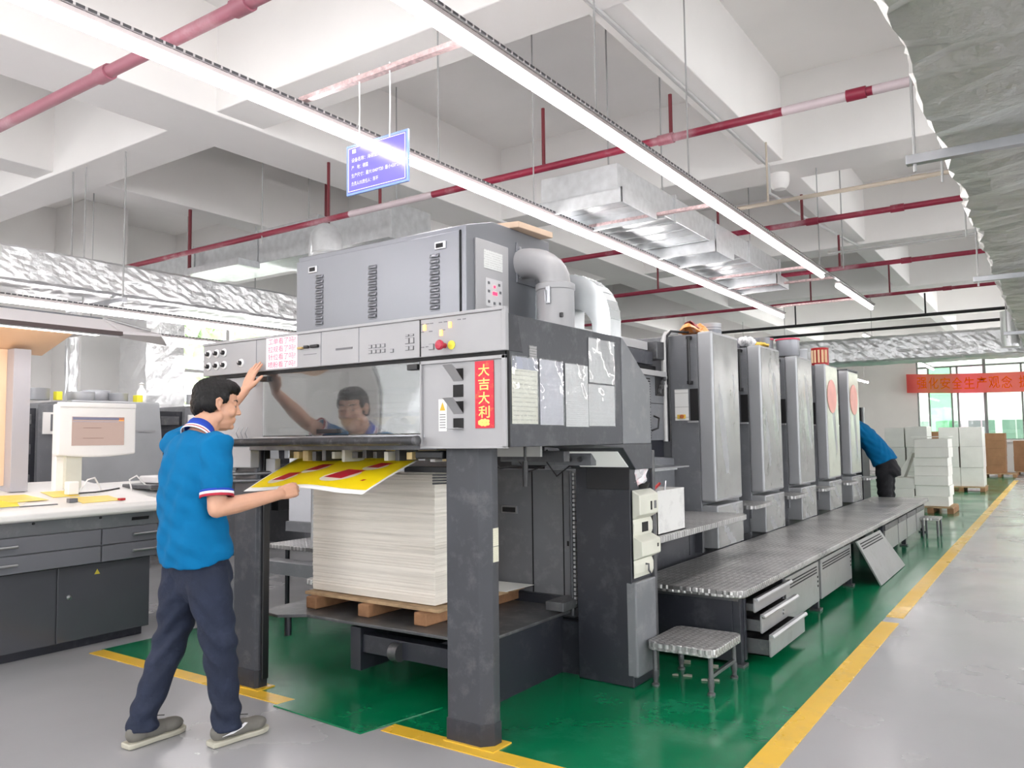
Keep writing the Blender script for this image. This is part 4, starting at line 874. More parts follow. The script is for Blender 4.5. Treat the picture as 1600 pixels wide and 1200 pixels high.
for z in (2.05, 2.17): MB().box(-2.47, -2.235, 3.857, 3.862, z, z + 0.006).build('seam', STEEL, t)
# ------------------------------------------------------------------ section between delivery and first unit
t = thing('press_bridge', 'grey vented bridge section between the delivery and the first printing unit', 'printing press', (-3.3, 5.3, 0))
box('body', PRESS_DK, (-4.0, -2.80, 4.46, 6.38, 0.0, 1.95), t)
vp = box('vent_panel', PRESS_MID, (-2.80, -2.75, 4.95, 6.28, 1.37, 1.90), t)
for i in range(24):
    if i in (11,): continue
    MB().box(-2.7505, -2.748, 5.86, 6.02, 1.385 + i * 0.021, 1.396 + i * 0.021).build('vent_slot', GAP, vp)
    if i > 14: MB().box(-2.7505, -2.748, 5.68, 5.84, 1.385 + i * 0.021, 1.396 + i * 0.021).build('vent_slot', GAP, vp)
MB().box(-2.7505, -2.748, 5.5, 6.28, 1.672, 1.678).build('panel_gap', GAP, vp)
tube('panel_handle', BLACK, [(-2.75, 6.03, 1.45), (-2.70, 6.05, 1.47), (-2.70, 6.07, 1.55), (-2.75, 6.08, 1.57)], 0.008, vp)
box('beam', PRESS_LT, (-2.86, -2.72, 4.6, 6.30, 1.90, 1.945), t); box('crossbar', PRESS, (-3.2, -2.78, 4.7, 6.15, 2.00, 2.11), t); box('top_rail', PRESS_LT, (-3.2, -2.8, 4.7, 6.1, 2.12, 2.19), t)
box('dark_gap', BLACK, (-3.6, -2.82, 4.8, 6.3, 1.95, 2.0), t)
box('mechanism', BLACK, (-2.84, -2.74, 6.12, 6.28, 1.74, 1.90), t); box('mechanism', DKSTEEL, (-2.9, -2.74, 6.15, 6.3, 2.05, 2.2), t)
for i in range(4): MB().lathe((-2.75, 6.17 + 0.03 * i, 1.78 + 0.035 * i), [(0.022, 0), (0.02, 0.03), (0, 0.032)], 12, 'x').build('bolt', DKSTEEL, t)
sv = MB().prism([(-2.82, 4.62, 0.47), (-2.82, 6.38, 0.47), (-2.82, 6.38, 1.22), (-2.82, 5.95, 1.24), (-2.82, 4.62, 1.10)], (0.12, 0, 0)).build('shield', PRESS_MID, t, bevel=0.02)
box('shelf', STEEL, (-2.82, -2.46, 5.0, 6.1, 1.155, 1.17), t, bevel=0.004)
tray = MB().prism([(-2.80, 5.05, 1.172), (-2.5, 5.05, 1.14), (-2.5, 5.95, 1.14), (-2.80, 5.95, 1.172)], (0, 0, 0.02)).build('plate_tray', GALV, t, bevel=0.003)
lower = box('lower_panel', PRESS, (-2.82, -2.44, 4.46, 6.30, 0.0, 0.70), t)
MB().box(-2.4405, -2.438, 4.95, 4.957, 0.47, 0.70).build('panel_gap', GAP, lower); MB().box(-2.4405, -2.438, 6.0, 6.007, 0.47, 0.70).build('panel_gap', GAP, lower)
MB().box(-2.4405, -2.436, 5.45, 5.475, 0.60, 0.625).build('catch', BLACK, lower)
# conduit in front of the first unit
tube('conduit', GREYPIPE, [(-2.76, 6.33, 1.36), (-2.76, 6.33, 2.22), (-2.75, 6.36, 2.28), (-2.68, 6.45, 2.30)], 0.022, t)
tube('cable', BLACK, [(-2.72, 6.34, 1.36), (-2.725, 6.34, 2.26), (-2.70, 6.36, 2.30), (-2.6, 6.5, 2.295)], 0.010, t)
for z in (1.83, 1.90): MB().lathe((-2.76, 6.33, z), [(0.026, -0.012), (0.03, 0), (0.026, 0.012)], 14).build('clamp', GREYPIPE, t, smooth=True)
# ------------------------------------------------------------------ printing units
def make_unit(y, k, label):
    U = thing('printing_unit', label, 'printing unit', (-3.2, y, 0), 'printing units of the press')
    box('body', PRESS_MID, (-4.2, -2.50, y + 0.02, y + 1.0, 0.0, 2.265), U, bevel=0.01)
    sd = box('side_panel', PRESS_MID, (-2.74, -2.485, y + 0.0, y + 0.025, 0.60, 2.262), U, bevel=0.004)
    MB().box(-2.56, -2.487, y - 0.004, y + 0.003, 1.53, 1.80).build('recess', GAP, sd)
    MB().box(-2.575, -2.49, y - 0.03, y + 0.002, 1.515, 1.53).build('recess_lip', PRESS_LT, sd)
    h = tube('bar_handle', BLACK, [(-2.545, y - 0.045, 1.84), (-2.545, y - 0.045, 2.24)], 0.014, U)
    for z in (1.85, 2.23): MB().box(-2.562, -2.528, y - 0.055, y + 0.002, z - 0.014, z + 0.014).build('handle_mount', BLACK, h)
    cv = box('tall_cover', SILVER_EDGE, (-2.485, -2.352, y - 0.005, y + 0.645, 0.855, 2.278), U, bevel=0.018, seg=3)
    film = [SILVER, SILVER, SILVER, FLAKE, FLAKE][k]
    MB().grid(lambda u, v: (-2.3505 + 0.004 * math.sin(9 * u + 5 * v + k) * math.sin(3.14 * u) * math.sin(3.14 * v), y + 0.012 + 0.61 * u, 0.88 + 1.375 * v), 10, 24).build('cover_film', film, cv, smooth='all')
    lo = box('lower_cover', SILVER_EDGE, (-2.6, -2.355, y + 0.02, y + 0.66, 0.472, 0.825), U, bevel=0.008)
    MB().grid(lambda u, v: (-2.3535 + 0.003 * math.sin(8 * u + 6 * v + k) * math.sin(3.14 * u), y + 0.035 + 0.61 * u, 0.485 + 0.325 * v), 8, 8).build('cover_film', SILVER, lo, smooth='all')
    box('gap_panel', PRESS, (-2.75, -2.50, y + 0.66, y + 1.285, 0.472, 0.74), U, bevel=0.004)
    box('gap_recess', PRESS_DK, (-3.2, -2.70, y + 1.0, y + 1.29, 0.472, 2.0), U, bevel=0.004)
    rplate('unit_step', DIA, -2.62, -2.26, y + 0.70, y + 1.27, 0.742, 0.775, 0.06, U, 'bc', bevel=0.004)
    box('roller_guard', PRESS_DK, (-3.9, -2.62, y + 1.0, y + 1.27, 1.2, 1.9), U, bevel=0.02)
    return U
FLAKE = M('pale_film_with_pink_patch', (214, 219, 204), 0.25, metal=0.2, bump=(4, 0.2), dirt=(3.0, (150, 150, 146), 0.5))
labs = ['first printing unit, nearest, with a white card on its grey side', 'second printing unit, with grey tins and rags on top', 'third printing unit, middle of the row, with a grey ink tub on top', 'fourth printing unit, with a red tin on top', 'fifth and farthest printing unit, beside the stooping worker']
PINKPATCH = M('pink_round_sticker', (230, 158, 148), 0.35, var=(6, 0.06))
UY = [6.40 + 1.30 * i for i in range(5)]
for k, y in enumerate(UY):
    U = make_unit(y, k, labs[k])
    if k == 0:
        cd = MB().box(-2.695, -2.575, 6.394, 6.399, 1.535, 1.80).build('white_card', paper_lines('card_lines', (232, 232, 230), (150, 150, 150), 9, 0.4), U)
        MB().box(-2.675, -2.60, 6.391, 6.395, 1.55, 1.585).build('yellow_patch', M('yellow_patch', (236, 200, 90), 0.5), cd)
        MB().lathe((-2.63, 6.393, 1.568), [(0.016, 0), (0.018, -0.02), (0.012, -0.03), (0, -0.031)], 12, 'y').build('orange_knob', M('orange_knob', (180, 104, 52), 0.4), cd, smooth=True)
    if k >= 3:
        mb = MB(); n = 24
        mb.prism([(-2.3455, y + 0.27 + 0.24 * math.cos(2 * math.pi * i / n), 1.88 + 0.21 * math.sin(2 * math.pi * i / n)) for i in range(n)], (0.003, 0, 0)); mb.build('pink_sticker', PINKPATCH, U)
# first step plate in front of unit one
t = thing('long_step', 'long diamond plate step beside the first printing unit carrying the white box', 'step', (-2.4, 5.3, 0.47))
rplate('plate', DIA, -2.62, -2.05, 4.44, 6.30, 0.745, 0.785, 0.10, t, 'c', bevel=0.005)
for y in (4.55, 6.15): box('support', PRESS, (-2.44, -2.38, y - 0.02, y + 0.02, 0.472, 0.745), t)
# ------------------------------------------------------------------ platform
PL = thing('operator_platform', 'long diamond plate operator platform along the printing units', 'platform', (-1.98, 8.8, 0))
rplate('deck', DIA, -2.354, -1.60, 4.74, 12.9, 0.425, 0.47, 0.09, PL, 'b', bevel=0.008)
box('frame', DKSTEEL, (-2.33, -1.66, 4.82, 12.8, 0.395, 0.425), PL)
for y in (4.86, 6.71, 7.93, 9.6, 11.1, 12.75):
    box('leg', PRESS_DK, (-1.70, -1.65, y - 0.025, y + 0.025, 0.02, 0.40), PL); box('leg', PRESS_DK, (-2.32, -2.27, y - 0.025, y + 0.025, 0.02, 0.40), PL)
    box('foot', DKSTEEL, (-1.72, -1.63, y - 0.045, y + 0.045, 0.0, 0.02), PL)
box('end_panel', PRESS_DK, (-2.30, -1.70, 4.83, 4.86, 0.03, 0.40), PL)
PANELM = M('scuffed_cabinet_grey', (146, 147, 148), 0.36, metal=0.3, var=(3, 0.1), dirt=(6, (110, 108, 102), 0.5))
def vent(parent, x, y0, y1, z, n=3, pitch_=0.022):
    for i in range(n): MB().box(x - 0.001, x + 0.002, y0, y1, z - i * pitch_, z - i * pitch_ + 0.009).build('vent_slot', GAP, parent)
for (y0, y1) in ((5.76, 6.68), (6.75, 7.88)):
    p_ = box('cabinet_panel', PANELM, (-1.655, -1.635, y0, y1, 0.085, 0.395), PL)
    vent(p_, -1.635, y0 + 0.06, y1 - 0.06, 0.355)
    for i in range(3): MB().box(-1.636, -1.632, y1 - 0.05, y1 - 0.03, 0.20 + i * 0.035, 0.215 + i * 0.035).build('vent_slot', GAP, p_)
for (y0, y1) in ((9.62, 10.45), (10.5, 11.1), (11.15, 11.9), (11.95, 12.7)):
    box('cabinet_panel', PANELM, (-1.655, -1.635, y0, y1, 0.10, 0.33), PL); box('panel_rail', DKSTEEL, (-1.66, -1.63, y0, y1, 0.335, 0.395), PL)
box('cabinet_back', BLACK, (-2.2, -2.17, 4.9, 9.5, 0.05, 0.39), PL)
# leaning panel
lp_ = thing('vented_cover', 'loose vented cabinet panel leaning against the platform', 'panel', (-1.55, 8.6, 0))
P0, P1 = Vector((-1.43, 8.05, 0.002)), Vector((-1.43, 9.42, 0.002)); P2, P3 = Vector((-1.60, 9.05, 0.40)), Vector((-1.60, 7.90, 0.41))
nn = (P1 - P0).cross(P3 - P0).normalized()
MB().prism([P0, P1, P2, P3], nn * 0.015).build('sheet', PANELM, lp_, bevel=0.002)
def onp(u, v): return P0 * (1 - u) * (1 - v) + P1 * u * (1 - v) + P2 * u * v + P3 * (1 - u) * v
if nn.x < 0: nn = -nn
for i in range(3):
    v = 0.80 + i * 0.055
    MB().prism([onp(0.06, v) + nn * 0.012, onp(0.9, v) + nn * 0.012, onp(0.9, v + 0.025) + nn * 0.012, onp(0.06, v + 0.025) + nn * 0.012], nn * 0.006).build('vent_slot', GAP, lp_)
# drawers pulled out
dw = thing('drawer_block', 'three pulled out metal drawers under the near end of the platform', 'drawers', (-1.8, 5.3, 0))
for (z0, z1, out) in ((0.315, 0.395, 0.05), (0.195, 0.30, 0.09), (0.06, 0.185, 0.14)):
    x1 = -1.64 + out
    d = box('drawer', PANELM, (x1 - 0.012, x1, 4.93, 5.70, z0, z1), dw, bevel=0.002)
    MB().box(x1 - 0.40, x1 - 0.012, 4.95, 4.96, z0, z1 - 0.03).box(x1 - 0.40, x1 - 0.012, 5.67, 5.68, z0, z1 - 0.03).box(x1 - 0.40, x1 - 0.012, 4.95, 5.68, z0, z0 + 0.006).build('tray', DKSTEEL, d)
    MB().prism([(x1 - 0.004, 4.93, z1 - 0.002), (x1 + 0.022, 4.93, z1 - 0.012), (x1 + 0.022, 4.93, z1 - 0.004), (x1 + 0.012, 4.93, z1 + 0.008), (x1 - 0.012, 4.93, z1 + 0.006)], (0, 0.77, 0)).build('grip_edge', STEEL, d)
box('frame', PRESS_DK, (-1.70, -1.645, 4.89, 4.93, 0.03, 0.40), dw); box('frame', PRESS_DK, (-1.70, -1.645, 5.71, 5.75, 0.03, 0.40), dw)
MB().lathe((-1.64 + 0.09, 5.38, 0.245), [(0.016, 0), (0.014, 0.008), (0, 0.009)], 12, 'x').build('lock', STEEL, dw)
# step stool
t = thing('step_stool', 'small diamond plate step stool at the end of the platform', 'step', (-1.82, 4.42, 0))
rplate('tread', DIA, -1.985, -1.58, 4.20, 4.66, 0.205, 0.25, 0.05, t, 'abcd', bevel=0.006)
for (x, y) in ((-1.62, 4.24), (-1.62, 4.61), (-1.945, 4.24), (-1.945, 4.61)):
    lg = tube('leg', DKSTEEL, [(x, y, 0.02), (x, y, 0.205)], 0.014, t); MB().lathe((x, y, 0), [(0.0, 0), (0.022, 0.0), (0.022, 0.012), (0.010, 0.02), (0.018, 0.05), (0.018, 0.09)], 12).build('foot', DKSTEEL, lg, smooth=True)
box('rung', DKSTEEL, (-1.63, -1.61, 4.24, 4.61, 0.09, 0.11), t)
# far small step by platform end
t = thing('step_stool', 'tiny step at the far end of the platform', 'step', (-1.5, 12.6, 0))
box('tread', DIA, (-1.62, -1.40, 12.2, 12.6, 0.22, 0.25), t)
for (x, y) in ((-1.42, 12.22), (-1.42, 12.58), (-1.60, 12.22), (-1.60, 12.58)): tube('leg', DKSTEEL, [(x, y, 0.0), (x, y, 0.22)], 0.014, t)
# ------------------------------------------------------------------ small things on the press
def tin(name, label, c, r, h, mat, lid=None, lidr=1.06, group=None, handle=False, cat='tin'):
    t = thing(name, label, cat, c, group)
    MB().lathe(c, [(0, 0), (r * 0.94, 0.0), (r, 0.01), (r, h - 0.012), (r * 1.03, h - 0.008), (r * 1.03, h), (r * 0.96, h), (r * 0.96, h - 0.01), (0, h - 0.012)], 22).build('body', mat, t, smooth=True)
    if lid: MB().lathe(c, [(r, h - 0.022), (r * lidr, h - 0.02), (r * lidr, h - 0.006), (r * 1.01, h)], 22).build('rim', lid, t, smooth=True)
    return t
TOPZ = 2.279
GREYTIN = M('grey_tin', (150, 152, 158), 0.35, metal=0.3); PALETIN = M('pale_tin', (190, 192, 196), 0.35, metal=0.4); REDT = M('red_tin', (176, 40, 44), 0.35); PINKR = M('pink_rim', (206, 60, 92), 0.4)
LBLTIN = M('tin_label_stripe', (120, 124, 132), 0.4)
tt = tin('ink_tin', 'grey striped ink tin on the first printing unit', (-2.56, 6.93, TOPZ), 0.095, 0.13, PALETIN); MB().lathe((-2.56, 6.93, TOPZ), [(0.0965, 0.04), (0.0965, 0.075)], 22).build('label', LBLTIN, tt); MB().lathe((-2.56, 6.93, TOPZ), [(0.0965, 0.088), (0.0965, 0.096)], 22).build('label', LBLTIN, tt)
# crumpled orange and white packet
rn = random.Random(11)
t = thing('crumpled_packet', 'crumpled orange and white packet on the first printing unit', 'packet', (-2.58, 6.62, TOPZ))
mb = MB(); mb.grid(lambda u, v: (-2.68 + 0.2 * u, 6.46 + 0.34 * v, TOPZ + 0.004 + 0.10 * math.sin(3.14 * u) ** 0.6 * (0.55 + 0.45 * math.sin(9 * v + 3 * u)) * (1 if 0 < v < 1 else 0.5) + rn.uniform(0, .012)), 7, 9)
mb.build('wrap', M('orange_packet', (236, 150, 76), 0.4, dirt=(9, (250, 244, 240), 1.0)), t, solid=0.004)
mb = MB(); mb.grid(lambda u, v: (-2.66 + 0.12 * u, 6.52 + 0.22 * v, TOPZ + 0.055 + 0.06 * math.sin(3.14 * u) ** 0.6 * (0.5 + 0.5 * math.sin(7 * v + 1)) + rn.uniform(0, .01)), 5, 6); mb.build('inner', M('dark_red_foil', (140, 30, 40), 0.35), t, solid=0.004)
tin('ink_tin', 'grey ink tin on the second printing unit behind the rags', (-2.50, 8.27, TOPZ), 0.075, 0.13, GREYTIN)
tin('ink_tin', 'smaller grey ink tin between the rags on the second printing unit', (-2.58, 8.08, TOPZ), 0.06, 0.11, GREYTIN)
t = thing('rag_heap', 'heap of white, yellow and grey rags on the second printing unit', 'rags', (-2.52, 7.95, TOPZ))
for i, (x, y, r, m) in enumerate(((-2.52, 7.82, 0.085, M('white_rag', (226, 226, 228), 0.9, dirt=(14, (90, 90, 96), 0.9))), (-2.44, 8.02, 0.075, M('yellow_rag', (236, 196, 90), 0.9)), (-2.60, 7.95, 0.08, M('grey_rag', (150, 150, 158), 0.9)))):
    mb = MB(); rr = random.Random(i + 20); mb.ball((x, y, TOPZ + (0.05, 0.03, 0.05)[i]), r, r * 1.5, (0.05, 0.025, 0.055)[i], 14, 8)
    mb.v = [(a + rr.uniform(-.012, .012), b + rr.uniform(-.012, .012), max(TOPZ + 0.001, c + rr.uniform(-.012, .012))) for a, b, c in mb.v]; mb.build('rag', m, t, smooth='all')
tin('ink_tub', 'grey tub with a pink rim on the third printing unit', (-2.47, 9.10, TOPZ), 0.125, 0.20, GREYTIN, PINKR, cat='tub')
tin('ink_tub', 'low red rimmed tub behind the grey tub on the third printing unit', (-2.72, 9.02, TOPZ), 0.11, 0.21, PALETIN, PINKR, cat='tub')
tin('ink_tin', 'pale tin with loose lid at the back of the third printing unit', (-2.45, 9.52, TOPZ), 0.085, 0.11, PALETIN)
tt = tin('paint_tin', 'red tin with a pale label on the fourth printing unit', (-2.47, 10.56, TOPZ), 0.105, 0.22, REDT); MB().lathe((-2.47, 10.56, TOPZ), [(0.1065, 0.01), (0.1065, 0.2)], 22).build('gold_band', M('gold_band', (196, 130, 70), 0.35), tt) if False else None
mb = MB()
for a in range(5):
    an = -2.3 + a * 0.42; mb.box(-2.47 + 0.107 * math.cos(an) - 0.012, -2.47 + 0.107 * math.cos(an) + 0.012, 10.56 + 0.107 * math.sin(an) - 0.012, 10.56 + 0.107 * math.sin(an) + 0.012, TOPZ + 0.03, TOPZ + 0.19)
mb.build('label_stripes', M('tin_cream', (222, 190, 150), 0.4), tt)
o = MB().prism([(-2.62, 11.66, TOPZ), (-2.36, 11.60, TOPZ), (-2.34, 12.2, TOPZ), (-2.62, 12.2, TOPZ)], (0, 0, 0.02)).build('dark_tray', DKSTEEL); tag(o, 'thin dark tray on the farthest printing unit', 'tray')
# plastic bag and tub in the bay, white box
t = thing('plastic_bag', 'crumpled clear plastic bag with a red print in the tower bay', 'bag', (-2.03, 4.27, 1.10))
rn = random.Random(2); mb = MB(); mb.ball((-2.04, 4.26, 1.185), 0.05, 0.09, 0.075, 14, 10)
mb.v = [(a + rn.uniform(-.012, .012), b + rn.uniform(-.016, .016), max(1.112, c + rn.uniform(-.014, .014) + (0.05 if c > 1.23 else 0))) for a, b, c in mb.v]
mb.build('film', M('white_film', (224, 222, 226), 0.25, dirt=(10, (210, 70, 90), 0.8)), t)
MB().lathe((-2.035, 4.28, 1.103), [(0, 0), (0.045, 0), (0.06, 0.03), (0.055, 0.03), (0, 0.012)], 16).build('tray', BLACK, t, smooth=True)
t = thing('carton_box', 'open white carton box with tools on the long step', 'box', (-2.18, 4.86, 0.786))
WB = M('white_carton', (222, 222, 220), 0.7, dirt=(7, (160, 160, 160), 0.5)); x0, x1, y0, y1, z0, z1 = -2.36, -2.09, 4.64, 5.08, 0.7865, 1.06
for b in ((x0, x1, y0, y0 + .006), (x0, x1, y1 - .006, y1), (x0, x0 + .006, y0, y1), (x1 - .006, x1, y0, y1)): box('side', WB, (*b, z0, z1), t, bevel=0)
box('bottom', WB, (x0, x1, y0, y1, z0, z0 + 0.006), t, bevel=0)
REDTOOL = M('red_tool', (176, 40, 40), 0.4)
o = tube('screwdriver', REDTOOL, [(-2.3, 4.68, 0.80), (-2.27, 4.85, 1.0), (-2.24, 5.02, 1.085)], 0.010, n=8); tag(o, 'red tool handle sticking out of the white carton', 'tool')
o = tube('wrench', STEEL, [(-2.12, 4.70, 0.80), (-2.14, 4.85, 0.98), (-2.2, 5.03, 1.10)], 0.007, n=8); tag(o, 'steel rod sticking out of the white carton', 'tool')
# dusty debris under the step: scraps
DUST = M('pale_scrap', (150, 146, 136), 0.9)
rn = random.Random(4)
for i in range(6):
    x, y = -1.70 - 0.06 * i, rn.uniform(4.40, 4.75); s = rn.uniform(0.03, 0.07)
    o = MB().prism([(x, y, 0.003), (x + s, y + 0.01, 0.003), (x + s * 0.8, y + s * 0.7, 0.003), (x + 0.01, y + s * 0.6, 0.003)], (0, 0, 0.006 + 0.01 * rn.random())).build('scrap', DUST); tag(o, 'pale scrap under the step stool, ' + ('nearest the walkway', 'second from the walkway', 'third from the walkway', 'fourth from the walkway', 'fifth from the walkway', 'farthest from the walkway')[i], 'scrap', 'scraps under the step stool')
o = MB().prism([(0.42, 3.53, 0.004), (0.45, 3.52, 0.004), (0.455, 3.55, 0.018), (0.43, 3.56, 0.006)], (0, 0, 0.004)).build('paper_scrap', PAPERW); tag(o, 'tiny white paper scrap on the bare grey floor', 'scrap')
# ------------------------------------------------------------------ control desk
DX, DY0, DY1 = -5.60, 0.9, 3.44
DK = thing('control_desk', 'grey press control desk with sloping white top and drawers', 'desk', (-6.0, 2.2, 0))
DESKD = M("desk_dark_grey", (72, 74, 79), 0.22, var=(2, 0.06), coat=0.3); DESKM = M("desk_mid_grey", (104, 106, 112), 0.30, var=(2, 0.05))
box('plinth', PRESS_DK, (-6.55, DX - 0.05, DY0, DY1 - 0.06, 0.0, 0.06), DK)
box('body', DESKD, (-6.6, DX - 0.008, DY0, DY1 - 0.03, 0.06, 0.57), DK)
for (y0, y1) in ((0.92, 1.58), (1.59, 2.735), (2.745, 3.40)):
    d = box('cabinet_door', DESKD, (DX - 0.01, DX + 0.006, y0, y1, 0.065, 0.565), DK, bevel=0.003)
    if y0 > 2.7:
        MB().lathe((DX + 0.006, 2.82, 0.36), [(0.016, 0), (0.014, 0.008), (0, 0.010)], 16, 'x').build('lock', STEEL, d, smooth=True)
        MB().prism([(DX + 0.0065, 2.99, 0.49), (DX + 0.0065, 3.03, 0.49), (DX + 0.0065, 3.01, 0.525)], (0.001, 0, 0)).build('warning_sticker', M('yellow_sticker2', (190, 176, 60), 0.5), d)
box('drawer_carcass', DESKM, (-6.6, DX + 0.03, DY0, DY1, 0.57, 0.90), DK)
for (y0, y1) in ((0.92, 1.58), (1.59, 3.01), (3.02, 3.43)):
    for (z0, z1) in ((0.575, 0.685), (0.692, 0.80)):
        d = box('drawer', DESKM, (DX + 0.02, DX + 0.05, y0, y1, z0, z1), DK, bevel=0.003)
        yc = (y0 + y1) / 2 if y1 < 3.02 else 3.33
        if y1 > 3.1: ya, yb = 3.23, 3.42
        elif y1 > 2.5: ya, yb = 2.15, 2.46
        else: ya, yb = 1.2, 1.4
        MB().tube([(DX + 0.075, ya, (z0 + z1) / 2), (DX + 0.075, yb, (z0 + z1) / 2)], 0.010, 10).build('bar_handle', STEEL, d, smooth=True)
        for q in (ya + 0.02, yb - 0.02): MB().box(DX + 0.048, DX + 0.075, q - 0.006, q + 0.006, (z0 + z1) / 2 - 0.006, (z0 + z1) / 2 + 0.006).build('handle_post', STEEL, d)
fr = MB().prism([(DX + 0.045, DY0, 0.805), (DX + 0.045, DY1, 0.805), (DX + 0.075, DY1, 0.90), (DX + 0.075, DY0, 0.90)], (-0.06, 0, 0)).build('fascia', PRESS_MID, DK, bevel=0.003)
MB().prism([(DX + 0.063, 3.22, 0.845), (DX + 0.063, 3.35, 0.845), (DX + 0.070, 3.35, 0.868), (DX + 0.070, 3.22, 0.868)], (0.002, 0, 0)).build('slot', GAP, fr)
for y in (2.55, 2.99): MB().lathe((DX + 0.07, y, 0.885), [(0.010, 0), (0.008, 0.008), (0, 0.008)], 10, 'x').build('screw', BLACK, fr)
TOP = MB().prism([(DX + 0.10, 0, 0.90), (DX + 0.12, 0, 0.915), (DX + 0.12, 0, 0.95), (DX + 0.09, 0, 0.975), (-6.75, 0, 1.10), (-6.75, 0, 1.04), (DX, 0, 0.90)], (0, 1, 0))
TOP.v = [(x, DY0 + (DY1 + 0.03 - DY0) * y, z) for x, y, z in TOP.v]; tp = TOP.build('desk_top', DESKTOP, DK, bevel=0.008)
def ontop(x): return 0.975 + (DX + 0.09 - x) / (DX + 0.09 + 6.75) * 0.125
MB().prism([(DX - 0.03, 0.95, ontop(DX - 0.03) + 0.001), (DX - 0.03, 2.75, ontop(DX - 0.03) + 0.001), (DX - 0.045, 2.75, ontop(DX - 0.045) + 0.001), (DX - 0.045, 0.95, ontop(DX - 0.045) + 0.001)], (0, 0, 0.006)).build('sheet_stop', PRESS_MID, tp)
MB().prism([(-6.75, 3.3, 1.06), (-6.1, 3.6, 0.98), (-6.1, 4.1, 0.98), (-6.9, 4.1, 1.06)], (0, 0, -0.05)).build('rear_shelf', DESKTOP, DK)
# proof sheets lying on the desk
YEL = M('proof_yellow', (250, 226, 20), 0.35, dirt=(5, (240, 190, 60), 0.5)); YEL2 = M('proof_amber', (246, 216, 90), 0.4, var=(6, 0.1))
def flat(name, pts, mat, label, dz=0.002, cat='paper'):
    o = MB().prism([(x, y, ontop(x) + dz) for x, y in pts], (0, 0, 0.0015)).build(name, mat); tag(o, label, cat, 'printed proofs on the desk'); return o
flat('proof_sheet', [(-5.62, 1.9), (-5.62, 2.50), (-6.02, 2.78), (-6.15, 2.3)], M('desk_proof_white', (238, 236, 226), 0.5), 'pale sheet under the yellow proofs on the desk')
flat('proof_sheet', [(-5.64, 1.9), (-5.66, 2.52), (-5.95, 2.62), (-6.02, 2.0)], YEL, 'bright yellow proof at the left edge of the desk', 0.0045)
flat('proof_sheet', [(-5.80, 2.52), (-5.82, 2.78), (-6.1, 2.75), (-6.12, 2.5)], YEL2, 'amber proof just behind the bright yellow one', 0.0065)
flat('proof_sheet', [(-5.92, 2.86), (-5.93, 3.05), (-6.2, 3.1), (-6.2, 2.9)], YEL2, 'small amber proof nearest the monitor', 0.0025)
flat('proof_sheet', [(-5.60, 2.90), (-5.62, 3.20), (-5.86, 3.22), (-5.88, 2.95)], YEL2, 'pale yellow card with a red corner on the desk front', 0.0025)
o = box('desk_clip', PRESS_MID, (-5.70, -5.66, 2.84, 2.90, ontop(-5.68) + 0.001, ontop(-5.68) + 0.03)); tag(o, 'small grey clip beside the pale yellow card', 'clip')
o = box('red_cap', REDT, (-5.64, -5.60, 3.17, 3.21, ontop(-5.6) + 0.004, ontop(-5.6) + 0.02)); tag(o, 'tiny red cap on the corner of the pale yellow card', 'cap')
# booth light canopy
BO = thing('viewing_canopy', 'white viewing light canopy on a post above the desk', 'light canopy', (-6.4, 2.0, 1.10))
PEACH = M('peach_panel', (244, 206, 172), 0.6)
CANO = M('canopy_white', (222, 218, 220), 0.45)
box('post', M('pale_post', (176, 174, 180), 0.45), (-6.42, -6.26, 2.72, 2.84, ontop(-6.3) + 0.002, 2.10), BO); box('back_panel', PEACH, (-6.40, -6.36, 0.9, 2.72, 1.10, 2.10), BO)
MB().prism([(-6.95, 0, 2.24), (-5.85, 0, 2.24), (-5.72, 0, 2.185), (-5.72, 0, 2.225), (-5.95, 0, 2.34), (-6.6, 0, 2.36), (-6.95, 0, 2.30)], (0, 3.2, 0)).build('hood', CANO, BO)
mb = MB().prism([(-5.70, 0.0, 2.195), (-5.73, 0.0, 2.195), (-5.73, 0.0, 2.225), (-5.70, 0.0, 2.225)], (0, 3.22, 0)); mb.build('dark_edge_strip', M('dark_brown_strip', (70, 56, 56), 0.5), BO)
MB().box(-5.86, -5.80, 0.0, 3.1, 2.196, 2.215).build('light_tube', EM('canopy_glow', (1, 0.97, 0.95, 1), 7.0), BO)
MB().prism([(-5.90, 0, 2.235), (-6.45, 0, 2.08), (-6.45, 0, 2.10), (-5.90, 0, 2.25)], (0, 3.0, 0)).build('reflector', PEACH, BO)
MB().prism([(-5.95, 3.2, 2.345), (-6.6, 3.2, 2.36), (-6.3, 3.95, 2.25), (-5.85, 3.62, 2.26), (-5.72, 3.22, 2.23)], (0, 0, -0.02)).build('end_flap', CANO, BO)
tube('hood_brace', RODM, [(-5.95, 3.21, 2.35), (-5.80, 3.5, 2.27)], 0.010, BO)
tube('hood_seam', PRESS_MID, [(-5.96, 0.0, 2.345), (-5.96, 3.2, 2.345)], 0.008, BO)
